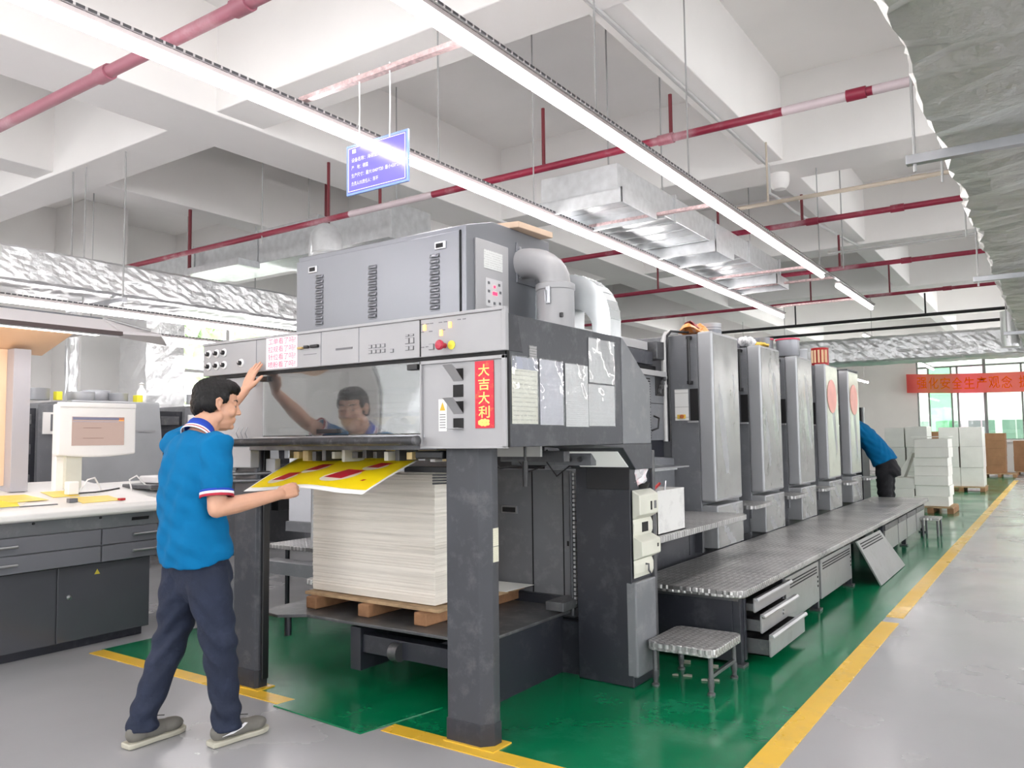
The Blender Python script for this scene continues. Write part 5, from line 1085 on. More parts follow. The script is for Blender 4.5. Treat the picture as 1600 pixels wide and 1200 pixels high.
# monitor on the desk
MO = thing('monitor', 'white touch screen monitor on an arm on the control desk', 'monitor', (-6.15, 3.3, 1.0))
ymid = 3.30
def curv(y): return 0.02 * (1 - ((y - ymid) / 0.31) ** 2)
n = 12; ring = [(-6.16, ymid - 0.305 + 0.61 * i / n, 1.315 - 0.02 * math.sin(math.pi * i / n)) for i in range(n + 1)] + [(-6.16, ymid + 0.305, 1.70), (-6.16, ymid - 0.305, 1.70)]
sh = MB().prism(ring, (-0.09, 0, 0)).build('casing', SCREEN_W, MO, bevel=0.012)
SCR = bpy.data.materials.new('screen_print'); SCR.use_nodes = True; b_s = SCR.node_tree.nodes['Principled BSDF']; b_s.inputs['Base Color'].default_value = (*hexc(70, 62, 60), 1); b_s.inputs['Roughness'].default_value = 0.15
b_s.inputs['Emission Color'].default_value = (*hexc(206, 178, 166), 1); b_s.inputs['Emission Strength'].default_value = 0.55
scr = MB().box(-6.1595, -6.157, ymid - 0.205, ymid + 0.205, 1.385, 1.605).build('screen', SCR, MO)
def ui(y0, y1, z0, z1, c, e): MB().box(-6.157, -6.156, y0, y1, z0, z1).build('screen_bar', M('ui_%d_%d_%d' % c, c, 0.3, emit=(c, e)), scr)
ui(3.10, 3.50, 1.582, 1.602, (110, 110, 128), 0.4); ui(3.46, 3.50, 1.575, 1.60, (240, 150, 70), 0.7); ui(3.18, 3.32, 1.518, 1.522, (120, 96, 90), 0.3); ui(3.18, 3.34, 1.438, 1.442, (120, 96, 90), 0.3); ui(3.10, 3.46, 1.565, 1.572, (150, 140, 146), 0.4)
box('top_trim', SCREEN_W, (-6.20, -6.15, ymid - 0.30, ymid + 0.30, 1.675, 1.715), MO, bevel=0.008)
box('arm', SCREEN_W, (-6.30, -6.24, 3.02, 3.10, 1.03, 1.45), MO, bevel=0.01); box('arm_joint', SCREEN_W, (-6.30, -6.20, 3.03, 3.25, 1.32, 1.38), MO, bevel=0.01); box('neck', CREAM, (-6.28, -6.20, 3.08, 3.20, 1.06, 1.35), MO)
o = box('power_adapter', SCREEN_W, (-6.02, -5.96, 2.98, 3.06, ontop(-6.0) + 0.004, ontop(-6.0) + 0.10), bevel=0.008); tag(o, 'small white adapter block under the monitor', 'adapter')
o = tube('white_cable', SCREEN_W, [(-6.0, 3.08, 1.05), (-6.0, 3.14, 1.13), (-6.05, 3.22, 1.14), (-6.08, 3.27, 1.08), (-6.1, 3.30, 1.035)], 0.006, n=8); tag(o, 'white cable arching from the adapter block', 'cable')
o = tube('black_cable', RUBBER, [(-5.98, 3.06, 1.035), (-6.0, 3.2, 1.035), (-6.1, 3.38, 1.04), (-6.15, 3.47, 1.045)], 0.006, n=8); tag(o, 'dark cable lying across the desk top', 'cable')
o = tube('white_cable', SCREEN_W, [(-6.3, 3.66, 1.01), (-6.3, 3.64, 1.10), (-6.3, 3.70, 1.13), (-6.28, 3.76, 1.06), (-6.25, 3.80, 1.01), (-6.2, 3.86, 1.015)], 0.007, n=8); tag(o, 'white cable loop behind the monitor by the worker', 'cable')
o = box('instrument_case', M('case_white', (226, 222, 222), 0.4), (-6.5, -6.15, 3.84, 4.08, 1.06, 1.12), bevel=0.01); tag(o, 'white flat instrument case behind the worker', 'case')
o = box('instrument_tray', DKSTEEL, (-6.55, -6.12, 3.72, 4.08, 1.02, 1.055), bevel=0.006); tag(o, 'dark metal tray under the white instrument case', 'tray')
# vacuum like dark thing beside desk
t = thing('floor_vacuum', 'dark canister with a hose standing between desk and worker', 'canister', (-5.35, 3.85, 0))
MB().lathe((-5.35, 3.95, 0), [(0.0, 0.0), (0.16, 0.0), (0.17, 0.06), (0.16, 0.30), (0.10, 0.36), (0, 0.37)], 18).build('body', PRESS_MID, t, smooth=True)
tube('hose', RUBBER, [(-5.30, 3.85, 0.32), (-5.28, 3.75, 0.45), (-5.32, 3.7, 0.56), (-5.4, 3.8, 0.5)], 0.03, t)
# ------------------------------------------------------------------ second press on the left
for k in range(5):
    y = 3.95 + k * 1.62
    U = thing('second_press_unit', ('grey unit of the second press left of the monitor', 'grey unit of the second press right behind the monitor', 'grey unit of the second press beside the worker\'s back', 'fourth grey unit of the second press behind the worker', 'last grey unit of the second press')[k], 'printing unit', (-9.0, y, 0), 'units of the second press')
    x = -8.45
    box('body', PRESS_MID, (x - 1.4, x, y + 0.18, y + 1.20, 0, 1.84), U, bevel=0.01)
    cv = MB().prism([(x, y + 0.20, 0.9), (x, y + 1.30, 0.9), (x, y + 1.21, 1.85), (x, y + 0.24, 1.85)], (0.10, 0, 0)).build('tall_cover', M('second_press_cover', (172, 175, 178), 0.3, var=(3, 0.06)), U, bevel=0.012)
    MB().box(x + 0.10, x + 0.107, y + 0.90, y + 1.16, 1.52, 1.54).build('cover_grip', PRESS_LT, cv)
    sp = box('side_panel', PRESS_MID, (x - 0.02, x + 0.03, y - 0.05, y + 0.18, 0.9, 1.80), U)
    k_ = MB().box(x + 0.03, x + 0.05, y - 0.01, y + 0.10, 1.50, 1.72).build('key_pad', SCREEN_W, sp); MB().box(x + 0.05, x + 0.052, y + 0.06, y + 0.09, 1.53, 1.70).build('pad_stripe', PRESS_MID, k_)
    rk = box('roller_bay', PRESS_DK, (x - 0.4, x - 0.02, y - 0.36, y - 0.05, 0.9, 1.76), U)
    for i in range(5): box('roller_block', PRESS_DK if i % 2 else DKSTEEL, (x - 0.06, x + 0.0, y - 0.33, y - 0.10, 1.0 + i * 0.15, 1.10 + i * 0.15), rk)
    box('lower_door', BLACK, (x - 0.1, x + 0.04, y - 0.31, y + 0.17, 0.5, 0.98), U)
YT = M('yellow_ink', (236, 226, 60), 0.4)
for i, (x, y, r, h, m) in enumerate(((-8.6, 3.98, 0.10, 0.12, PALETIN), (-8.62, 4.42, 0.13, 0.10, PALETIN), (-8.75, 4.65, 0.14, 0.13, PALETIN), (-8.6, 4.82, 0.10, 0.10, PALETIN), (-8.55, 5.68, 0.05, 0.12, PALETIN))):
    tin('ink_tin', ('pale ink tin at the left end of the second press', 'wide pale ink tin on the second press left of the bottle', 'tallest pale ink tin on the second press', 'low pale ink tin nearest the white bottle', 'narrow white tin on the second press behind the worker')[i], (x, y, 1.851), r, h, m)
o = MB().lathe((-8.5, 5.03, 1.851), [(0, 0), (0.05, 0), (0.05, 0.13), (0.02, 0.17), (0.02, 0.20), (0.035, 0.21), (0.0, 0.23)], 14).build('bottle', SCREEN_W, smooth=True); tag(o, 'white bottle standing on the second press above the monitor', 'bottle')
o = box('yellow_box', YT, (-8.5, -8.42, 4.93, 5.0, 1.851, 1.93)); tag(o, 'small yellow box beside the white bottle', 'box')
o = box('yellow_box', YT, (-8.55, -8.48, 4.10, 4.16, 1.851, 1.94)); tag(o, 'small yellow box beside the leftmost ink tin', 'box')
# foil wrapped vertical ducts at the left wall
t = MB().box(-12.2, -11.6, 7.15, 8.15, 0, 4.6); o = duct('insulated_duct', '', 'y', 0, 1, 0, 0, 1, 1, FOIL) if False else None
def vduct(x, y, w, d, z1, label, seed):
    rn = random.Random(seed); vs = []; fs = []; n = 30
    for i in range(n + 1):
        z = z1 * i / n
        for (a, b) in [(-w / 2 + w * q / 5, -d / 2) for q in range(5)] + [(w / 2, -d / 2 + d * q / 5) for q in range(5)] + [(w / 2 - w * q / 5, d / 2) for q in range(5)] + [(-w / 2, d / 2 - d * q / 5) for q in range(5)]:
            vs.append((x + a + rn.uniform(-.012, .012), y + b + rn.uniform(-.012, .012), z))
    for i in range(n):
        for k in range(20): fs.append((i * 20 + k, i * 20 + (k + 1) % 20, i * 20 + 20 + (k + 1) % 20, i * 20 + 20 + k))
    mb = MB(); mb.add(vs, fs); o = mb.build('insulated_duct', FOIL); tag(o, label, 'duct')
vduct(-11.3, 6.85, 0.7, 0.62, 3.7, 'upright foil wrapped duct beside the left window', 5)
vduct(-11.9, 5.95, 0.14, 0.12, 3.7, 'slim upright foil wrapped pipe behind the second press', 6)
# ------------------------------------------------------------------ pallets of stock at the far end
def pallet(x0, x1, y0, y1, label, h=0.12):
    t = thing('pallet', label, 'pallet', ((x0 + x1) / 2, (y0 + y1) / 2, 0))
    for f in (0.06, 0.5, 0.94): xx = x0 + (x1 - x0) * f; box('bearer', WOOD, (xx - 0.05, xx + 0.05, y0, y1, 0.003, h - 0.025), t, bevel=0.004)
    for i in range(5): yy = y0 + (y1 - y0 - 0.12) * i / 4; box('deck_board', WOODLT, (x0, x1, yy, yy + 0.12, h - 0.025, h), t, bevel=0.002)
    return t
BOARD = M('white_board_stock', (246, 246, 240), 0.6, var=(3, 0.03)); WRAPM = M('stretch_wrapped_stock', (232, 232, 227), 0.25, var=(4, 0.05), bump=(5, 0.3), spec=0.7)
rn = random.Random(31)
pallet(-2.28, -1.58, 15.75, 16.65, 'dark pallet under the loose white stacks')
def block(x0, x1, y0, y1, z0, hs, mat, label, group, jit=0.015, name='paper_bundle'):
    z = z0
    for i, h in enumerate(hs):
        a, b = rn.uniform(-jit, jit), rn.uniform(-jit, jit)
        o = box(name, mat, (x0 + a, x1 + a, y0 + b, y1 + b, z + 0.002, z + h), bevel=0.006)
        tag(o, label % ('lowest', 'second', 'third', 'fourth', 'fifth', 'sixth', 'seventh', 'eighth')[i] if '%s' in label else label, 'paper bundle', group); z += h
block(-2.16, -1.62, 15.85, 16.5, 0.122, (0.17, 0.19, 0.17, 0.17, 0.15, 0.18, 0.15), BOARD, '%s white bundle from the floor in the tall near stack by the platform end', 'white bundles of the near stack', 0.025)
block(-2.66, -2.18, 15.85, 16.6, 0.122, (0.13, 0.16, 0.20), BOARD, '%s white bundle from the floor in the low stack beside the tall near stack', 'white bundles of the low near stack', 0.01)
o = MB().prism([(-2.48, 15.95, 0.62), (-2.36, 15.95, 0.62), (-2.20, 16.0, 1.05), (-2.24, 16.0, 1.05)], (0, 0.4, 0)).build('leaning_board', BOARD); tag(o, 'pale board leaning between the near white stacks', 'board')
o = MB().box(-2.2, -1.60, 15.83, 16.5, 1.335, 1.345).build('cover_sheet', BOARD); tag(o, 'loose sheet on top of the tall near white stack', 'sheet')
pallet(-2.95, -2.3, 17.9, 18.8, 'pallet half hidden behind the near white stacks')
block(-2.98, -2.62, 18.0, 18.7, 0.122, (0.5, 0.5, 0.4), WRAPM, '%s stretch wrapped block from the floor in the stack by the stooping worker, left column', 'wrapped stock by the stooping worker', 0.01)
block(-2.60, -2.2, 18.0, 18.7, 0.122, (0.5, 0.5, 0.42), WRAPM, '%s stretch wrapped block from the floor in the stack by the stooping worker, right column', 'wrapped stock by the stooping worker', 0.01)
pallet(-2.5, -1.5, 21.9, 22.9, 'pale pallet under the wide wrapped stack')
block(-2.45, -2.02, 22.0, 22.8, 0.122, (0.45, 0.5, 0.47), WRAPM, '%s wrapped block from the floor in the wide stack, left column', 'wrapped blocks of the wide stack', 0.01)
block(-2.0, -1.52, 22.0, 22.8, 0.122, (0.45, 0.5, 0.47), WRAPM, '%s wrapped block from the floor in the wide stack, right column', 'wrapped blocks of the wide stack', 0.01)
pallet(-2.05, -1.15, 29.2, 30.2, 'pale pallet under the brown cartons')
block(-1.98, -1.42, 29.3, 30.1, 0.122, (0.26, 0.26, 0.26, 0.24, 0.24), BROWN, '%s brown carton from the floor in the carton stack under the banner', 'brown cartons under the banner', 0.01, 'carton')
pallet(-1.25, -0.3, 31.0, 32.0, 'pallet with brown cartons at the right edge')
block(-1.28, -0.85, 31.1, 31.9, 0.122, (0.5, 0.5), BROWN, '%s darker brown carton from the floor at the right edge, left of its pair', 'brown cartons at the right edge', 0.01, 'carton')
block(-0.83, -0.35, 31.1, 31.9, 0.122, (0.4, 0.4), BROWN, '%s darker brown carton from the floor at the right edge, right of its pair', 'brown cartons at the right edge', 0.01, 'carton')
o = box('carton', BROWN, (-3.0, -2.2, 24.5, 25.2, 0.9, 1.45)); tag(o, 'brown carton peeking out between the white stacks', 'carton')
o = box('carton', BROWN, (-3.0, -2.2, 24.5, 25.2, 0.0, 0.898)); tag(o, 'brown carton carrying the peeking carton behind the white stacks', 'carton')
# black machine behind second worker
t = thing('feeder_console', 'black and grey feeder console behind the stooping worker', 'console', (-3.1, 14.6, 0))
box('body', PRESS_DK, (-3.6, -2.75, 14.4, 15.0, 0, 1.55), t); box('screen', BLACK, (-3.05, -2.72, 14.35, 14.4, 1.30, 1.85), t, bevel=0.01); box('side_strip', PRESS_LT, (-2.74, -2.70, 14.38, 14.5, 1.2, 1.85), t)
F2 = thing('sheet_feeder', 'dark sheet feeder at the far end of the press', 'printing press', (-3.3, 13.6, 0))
box('body', PRESS, (-4.2, -3.28, 13.0, 14.2, 0, 1.15), F2, bevel=0.01); box('side_door', PRESS_DK, (-3.28, -3.25, 13.1, 14.1, 0.5, 1.05), F2)
# ------------------------------------------------------------------ red banner
BAN = bpy.data.materials.new('red_banner_cloth'); BAN.use_nodes = True
nt = BAN.node_tree; N = nt.nodes; L = nt.links; N.clear()
o_ = N.new('ShaderNodeOutputMaterial'); d_ = N.new('ShaderNodeBsdfDiffuse'); tr = N.new('ShaderNodeBsdfTranslucent'); mx = N.new('ShaderNodeMixShader')
d_.inputs[0].default_value = (*hexc(206, 26, 58), 1); tr.inputs[0].default_value = (*hexc(255, 132, 124), 1); mx.inputs[0].default_value = 0.75
L.new(d_.outputs[0], mx.inputs[1]); L.new(tr.outputs[0], mx.inputs[2]); L.new(mx.outputs[0], o_.inputs[0])
t = thing('slogan_banner', 'red cloth banner with orange Chinese slogan hung across the far window', 'banner', (0, RY1 - 0.3, 3.0))
bz0, bz1, by = 2.98, 3.66, RY1 - 0.35
def banner_pt(u, v):
    x = -4.65 + 7.0 * u; sag = -0.10 * math.sin(math.pi * u) - 0.02 * u
    return (x, by + 0.02 * math.sin(11 * u) + 0.012 * math.sin(5 * v), 2.93 + 0.70 * v + sag)
MB().grid(banner_pt, 60, 6).build('cloth', BAN, t, smooth='all')
ORG = bpy.data.materials.new('orange_banner_ink'); ORG.use_nodes = True
nt = ORG.node_tree; N = nt.nodes; L = nt.links; N.clear()
o_ = N.new('ShaderNodeOutputMaterial'); d_ = N.new('ShaderNodeBsdfDiffuse'); tr = N.new('ShaderNodeBsdfTranslucent'); mx = N.new('ShaderNodeMixShader')
d_.inputs[0].default_value = (*hexc(236, 110, 30), 1); tr.inputs[0].default_value = (*hexc(255, 120, 0), 1); mx.inputs[0].default_value = 0.5
L.new(d_.outputs[0], mx.inputs[1]); L.new(tr.outputs[0], mx.inputs[2]); L.new(mx.outputs[0], o_.inputs[0])
for i, ch in enumerate('强化安全生产观念'):
    xc = -4.13 + i * 0.383; u = (xc + 4.65) / 7.0
    text(ch, ORG, (xc, by - 0.04, banner_pt(u, 0.5)[2] + 0.01), (1, 0, 0), (0, 0, 1), 0.33, 0.43, t, thick=0.008)
xc = -0.92; text('提', ORG, (xc, by - 0.04, banner_pt((xc + 4.65) / 7.0, 0.5)[2] + 0.01), (1, 0, 0), (0, 0, 1), 0.33, 0.43, t, thick=0.008)
# ------------------------------------------------------------------ people
V = Vector
def limb(mb, pts, rad, n=14, ends=True):
    P = [V(p) for p in pts]; R = list(rad)
    if ends:
        d0 = (P[0] - P[1]).normalized(); d1 = (P[-1] - P[-2]).normalized()
        pre = [(P[0] + d0 * R[0] * math.sin(a), R[0] * math.cos(a)) for a in (1.45, 1.05, 0.6)]
        post = [(P[-1] + d1 * R[-1] * math.sin(a), R[-1] * math.cos(a)) for a in (0.6, 1.05, 1.45)]
        P = [p for p, _ in pre] + P + [p for p, _ in post]; R = [r for _, r in pre] + R + [r for _, r in post]
    mb.tube(P, R, n)
def ell(mb, c, r, rot=None, n=18, m=12):
    o = len(mb.v); mb.ball((0, 0, 0), r[0], r[1], r[2], n, m)
    rot = rot or Matrix.Identity(3)
    for i in range(o, len(mb.v)): mb.v[i] = tuple(rot @ V(mb.v[i]) + V(c))
def loft(mb, rings, n=28):
    """rings: (centre, lateral vec, depth vec) ; closed with caps"""
    vs = []; fs = []
    for c, A, B in rings:
        for k in range(n):
            a = 2 * math.pi * k / n; ca, sa = math.cos(a), math.sin(a)
            ex = 0.85
            vs.append(V(c) + V(A) * math.copysign(abs(ca) ** ex, ca) + V(B) * math.copysign(abs(sa) ** ex, sa))
    m = len(rings)
    for i in range(m - 1):
        for k in range(n): fs.append((i * n + k, i * n + (k + 1) % n, (i + 1) * n + (k + 1) % n, (i + 1) * n + k))
    fs.append(tuple(range(n - 1, -1, -1))); fs.append(tuple((m - 1) * n + k for k in range(n)))
    mb.add(vs, fs)
def union(mb, name, mat, parent, voxel, smooth=4, noise=None):
    me = bpy.data.meshes.new('tmp'); me.from_pydata(mb.v, [], mb.f)
    bm = bmesh.new(); bm.from_mesh(me); bmesh.ops.recalc_face_normals(bm, faces=bm.faces); bm.to_mesh(me); bm.free()
    o = bpy.data.objects.new('tmp', me); C.objects.link(o)
    r = o.modifiers.new('r', 'REMESH'); r.mode = 'VOXEL'; r.voxel_size = voxel
    if smooth:
        s = o.modifiers.new('s', 'SMOOTH'); s.iterations = smooth; s.factor = 0.5
    dg = bpy.context.evaluated_depsgraph_get(); dg.update()
    m2 = bpy.data.meshes.new_from_object(o.evaluated_get(dg)); C.objects.unlink(o); bpy.data.objects.remove(o)
    off = V((0, 0, 0)); p = parent
    while p is not None: off += p.location; p = p.parent
    cos = [v.co.copy() for v in m2.vertices]
    if noise:
        nors = [v.normal.copy() for v in m2.vertices]
        cos = [c + q * noise(c) for c, q in zip(cos, nors)]
    flat_ = []
    for c in cos: flat_ += [c.x - off.x, c.y - off.y, c.z - off.z]
    m2.vertices.foreach_set('co', flat_); m2.polygons.foreach_set('use_smooth', [True] * len(m2.polygons)); m2.update()
    m2.materials.clear(); m2.materials.append(mat); m2.name = name
    ob = bpy.data.objects.new(name, m2); C.objects.link(ob); ob.parent = parent
    return ob
SKIN = M('skin', (206, 158, 132), 0.5, var=(14, 0.06)); SKIN.node_tree.nodes['Principled BSDF'].inputs['Subsurface Weight'].default_value = 0.08; SKIN.node_tree.nodes['Principled BSDF'].inputs['Subsurface Radius'].default_value = (0.01, 0.004, 0.002)
HAIR = M('black_hair', (9, 8, 9), 0.45, bump=(120, 0.25), spec=0.3)
SHIRT = M('bright_blue_shirt', (0, 104, 156), 0.85, var=(7, 0.05), bump=(16, 0.25), spec=0.2)
NAVYC = M('royal_blue_collar', (16, 62, 170), 0.75); STRW = M('white_trim', (236, 236, 240), 0.8); STRR = M('red_trim', (176, 40, 60), 0.8)
JEANS = M('dark_jeans', (26, 35, 56), 0.85, var=(9, 0.16), bump=(26, 0.35), dirt=(5, (52, 62, 86), 0.5)); PANTS = M('black_trousers', (22, 22, 28), 0.85, bump=(18, 0.3))
SHOE = M('grey_suede', (112, 110, 104), 0.8, var=(16, 0.14)); SOLE = M('pale_sole', (184, 181, 166), 0.7, dirt=(14, (140, 134, 116), 0.6)); SHOED = M('dark_shoe_mesh', (74, 74, 74), 0.85)
def hand(mb, wrist, d, n, s, curl, spread=0.10, thumb=(0.5, 0.35), scale=1.0, squeeze=1.0):
    """d = finger direction, n = out of the palm, s = towards the thumb"""
    w = V(wrist); d = V(d).normalized(); n = (V(n) - d * V(n).dot(d)).normalized(); s = (V(s) - d * V(s).dot(d) - n * V(s).dot(n)).normalized(); k = scale
    offs = (0.030, 0.010, -0.010, -0.028); ln = (0.072, 0.080, 0.074, 0.058); kn = (0.092, 0.096, 0.092, 0.084)
    for i in range(4):
        K = w + d * kn[i] * k + s * offs[i] * k * squeeze
        limb(mb, [w + s * offs[i] * 0.55 * k + d * 0.005, w + d * 0.05 * k + s * offs[i] * 0.85 * k, K], [0.014 * k, 0.0145 * k, 0.0112 * k], 10)
        fd = (d + s * spread * (1.5 - i) * 0.6).normalized(); p = K; pts = [K]; ang = 0
        c = curl[i] if isinstance(curl, (list, tuple)) else curl
        for j, f in enumerate((0.45, 0.31, 0.24)):
            ang += c * (0.8, 1.0, 0.8)[j]
            dv = fd * math.cos(ang) + n * math.sin(ang); p = p + dv * ln[i] * f * k; pts.append(p)
        limb(mb, pts, [0.0096 * k, 0.0090 * k, 0.0082 * k, 0.0070 * k], 10)
    ell(mb, w + d * 0.05 * k + n * 0.004, (0.036 * k, 0.045 * k, 0.015 * k), Matrix((s, d, n)).transposed())
    b = w + d * 0.022 * k + s * 0.026 * k + n * 0.006
    td = (d * math.cos(thumb[0]) + s * math.sin(thumb[0]) + n * thumb[1]).normalized()
    td2 = (td + d * 0.35 + n * 0.15 - s * 0.2).normalized()
    limb(mb, [w + s * 0.014 * k, b, b + td * 0.038 * k, b + td * 0.038 * k + td2 * 0.030 * k, b + td * 0.038 * k + td2 * 0.052 * k], [0.014 * k, 0.0145 * k, 0.0115 * k, 0.0105 * k, 0.0085 * k], 10)
def head_prims(mb, c, R):
    def E(p, r): ell(mb, V(c) + R @ V(p), r, R)
    def Lm(pts, r): limb(mb, [V(c) + R @ V(p) for p in pts], r, 10)
    E((0, -0.015, 0.028), (0.074, 0.096, 0.084)); E((0, 0.030, -0.028), (0.060, 0.066, 0.080)); E((0, 0.040, -0.082), (0.046, 0.050, 0.034)); E((0, 0.080, -0.104), (0.020, 0.016, 0.015))
    E((0, 0.042, 0.035), (0.058, 0.046, 0.050)); Lm([(0, 0.086, 0.012), (0, 0.098, -0.012), (0, 0.109, -0.032)], [0.010, 0.011, 0.0125])
    for sx in (-1, 1):
        E((0.012 * sx, 0.098, -0.037), (0.009, 0.010, 0.008)); E((0.040 * sx, 0.064, -0.036), (0.022, 0.022, 0.024))
        Lm([(0.012 * sx, 0.084, 0.018), (0.044 * sx, 0.068, 0.018)], [0.009, 0.009])
        Lm([(0.074 * sx, 0.010, 0.012), (0.084 * sx, -0.004, 0.024), (0.086 * sx, -0.018, 0.014), (0.082 * sx, -0.014, -0.012), (0.076 * sx, 0.004, -0.032)], [0.006, 0.006, 0.006, 0.006, 0.008])
        E((0.075 * sx, -0.002, -0.004), (0.007, 0.014, 0.022)); E((0.056 * sx, 0.0, -0.066), (0.012, 0.03, 0.03))
    for sx in (-1, 1): E((0.030 * sx, 0.0775, 0.006), (0.017, 0.011, 0.008)); E((0.030 * sx, 0.0755, -0.015), (0.017, 0.011, 0.008))
    E((0, 0.088, -0.064), (0.022, 0.012, 0.007)); E((0, 0.086, -0.077), (0.019, 0.012, 0.008)); E((0, 0.072, -0.07), (0.03, 0.022, 0.03))
def hair_prims(mb, c, R):
    def E(p, r): ell(mb, V(c) + R @ V(p), r, R)
    E((0, -0.030, 0.042), (0.083, 0.096, 0.084)); E((0, 0.018, 0.078), (0.070, 0.080, 0.050)); E((0, -0.078, -0.008), (0.066, 0.045, 0.070)); E((0, 0.058, 0.084), (0.052, 0.042, 0.030))
    for sx in (-1, 1): E((0.066 * sx, -0.040, 0.0), (0.018, 0.045, 0.055)); E((0.068 * sx, 0.022, 0.034), (0.014, 0.022, 0.036))
def frame_from(face, upv):
    f = V(face).normalized(); u = V(upv); u = (u - f * u.dot(f)).normalized(); r = f.cross(u)
    return Matrix((r, f, u)).transposed()
def person(name, label, loc, J, trousers, voxel=0.0045, shoes=True, tscale=1.0, ls=1.0):
    T = thing(name, label, 'person', loc)
    lat = (V(J['shR']) - V(J['shL'])).normalized()
    pel, che, nek = V(J['pelvis']), V(J['chest']), V(J['neck'])
    def spine(t):
        return pel * (1 - t) ** 2 + (che * 2 - (pel + nek) * 0.5) * 2 * t * (1 - t) + nek * t * t
    def ring(t, a, b, fwd_off=0.0):
        c = spine(t); tg = (spine(t + 0.02) - spine(t - 0.02)).normalized()
        A = (lat - tg * lat.dot(tg)).normalized(); B = tg.cross(A) * -1
        # B points forward (body front)
        return (c - B * 0 + tg.cross(A) * fwd_off, A * a, tg.cross(A) * b)
    # body: one continuous mesh
    mb = MB(); s = tscale
    loft(mb, [ring(t, a * s * 0.90, b * s * 0.88) for t, a, b in ((-0.02, .15, .10), (0.15, .165, .115), (0.35, .155, .11), (0.6, .17, .115), (0.8, .175, .11), (0.93, .11, .08), (1.0, .06, .06))])
    for sd in 'LR':
        limb(mb, [J['sh' + sd], J['el' + sd]], [0.050, 0.042]); 
        e, w_ = V(J['el' + sd]), V(J['wr' + sd]); m_ = e.lerp(w_, 0.3); limb(mb, [e, m_, e.lerp(w_, 0.75), w_], [0.041, 0.043, 0.033, 0.027])
        h = J['hand' + sd]; hand(mb, w_, h[0], h[1], h[2], **h[3])
        limb(mb, [J['hip' + sd], V(J['hip' + sd]).lerp(V(J['kn' + sd]), 0.5), J['kn' + sd], J['an' + sd]], [0.075, 0.065, 0.05, 0.038])
    R = frame_from(J['face'], J['headup']); hc = V(J['head'])
    head_prims(mb, hc, R)
    limb(mb, [nek - V((0, 0, 0.02)), hc + R @ V((0, -0.025, -0.06))], [0.064, 0.062])
    limb(mb, [hc + R @ V((0, 0.0, -0.085)), hc + R @ V((0, 0.045, -0.09))], [0.052, 0.040])
    body = union(mb, 'body', SKIN, T, voxel, 3)
    # hair
    hb = MB(); hair_prims(hb, hc, R); rn = random.Random(1)
    union(hb, 'hair', HAIR, T, 0.006, 2, noise=lambda p: 0.0025 * math.sin(p.x * 260) * math.sin(p.y * 210 + p.z * 170))
    for sx in (-1, 1):
        e = MB(); ell(e, hc + R @ V((0.030 * sx, 0.0735, -0.004)), (0.0110,) * 3, R); eo = e.build('eye', M('eye_white', (176, 160, 152), 0.4), T, smooth='all')
        e = MB(); ell(e, hc + R @ V((0.031 * sx, 0.0825, -0.004)), (0.0055, 0.004, 0.0055), R); e.build('iris', BLACK, eo, smooth='all')
        e = MB(); limb(e, [hc + R @ V((0.014 * sx, 0.092, 0.022)), hc + R @ V((0.032 * sx, 0.084, 0.028)), hc + R @ V((0.050 * sx, 0.068, 0.022))], [0.002, 0.003, 0.002], 8); e.build('eyebrow', HAIR, T, smooth='all')
    # shirt
    sb = MB()
    loft(sb, [ring(t, a * s, b * s) for t, a, b in ((-0.07, .200, .150), (0.0, .198, .147), (0.10, .192, .140), (0.30, .180, .130), (0.5, .188, .128), (0.68, .198, .124), (0.82, .192, .112), (0.91, .135, .090), (0.97, .082, .072))])
    for sd in 'LR':
        a_, b_2 = V(J['sh' + sd]), V(J['el' + sd]); inn = a_.lerp(spine(0.8), 0.35)
        limb(sb, [inn, a_, a_.lerp(b_2, 0.35), a_.lerp(b_2, J.get('slv' + sd, 0.66))], [0.085 * s, 0.082 * s, 0.074 * s, 0.070 * s], ends=False)
        ell(sb, a_ * 0.8 + inn * 0.2, (0.078 * s,) * 3)
    def fold(p): return 0.006 * math.sin(p.z * 31 + 6 * math.sin(p.x * 9 + p.y * 7)) * math.sin(p.x * 17 + p.y * 21 + p.z * 9) + 0.0025 * math.sin(p.z * 70 + p.x * 40)
    so = union(sb, 'shirt', SHIRT, T, 0.009, 4, noise=fold)
    for sd in 'LR':
        a_, b_2 = V(J['sh' + sd]), V(J['el' + sd]); f = J.get('slv' + sd, 0.66); ax = (b_2 - a_).normalized()
        for k, (m, r_) in enumerate(((NAVYC, 0.0725), (STRW, 0.0735), (STRR, 0.0735))):
            c0 = a_.lerp(b_2, f) + ax * (-0.006 + k * 0.011); MB().tube([c0, c0 + ax * 0.012], r_ * s, 28, caps=False).build('sleeve_trim', m, so, smooth=True, solid=0.004)
        MB().tube([a_.lerp(b_2, f) + ax * 0.010, a_.lerp(b_2, f) + ax * 0.012], [0.070 * s, 0.070 * s], 28).build('sleeve_end', SHIRT, so)
    hx = (hc + R @ V((0, -0.03, -0.07)) - nek).normalized(); base = nek - hx * 0.030
    A = (lat - hx * lat.dot(hx)).normalized(); B = hx.cross(A)
    def colring(h, r, dip): return [base + hx * (h - dip * max(0, (1 + math.sin(2 * math.pi * i / 28)) / 2) ** 2) + A * r * math.cos(2 * math.pi * i / 28) + B * r * math.sin(2 * math.pi * i / 28) for i in range(28)]
    def band(h0, r0, h1, r1, m, nm, dip=0.05):
        q = MB(); a0, a1 = colring(h0, r0, dip), colring(h1, r1, dip); q.add(a0 + a1, [(i, (i + 1) % 28, 28 + (i + 1) % 28, 28 + i) for i in range(28)]); q.build(nm, m, so, smooth='all', solid=0.004)
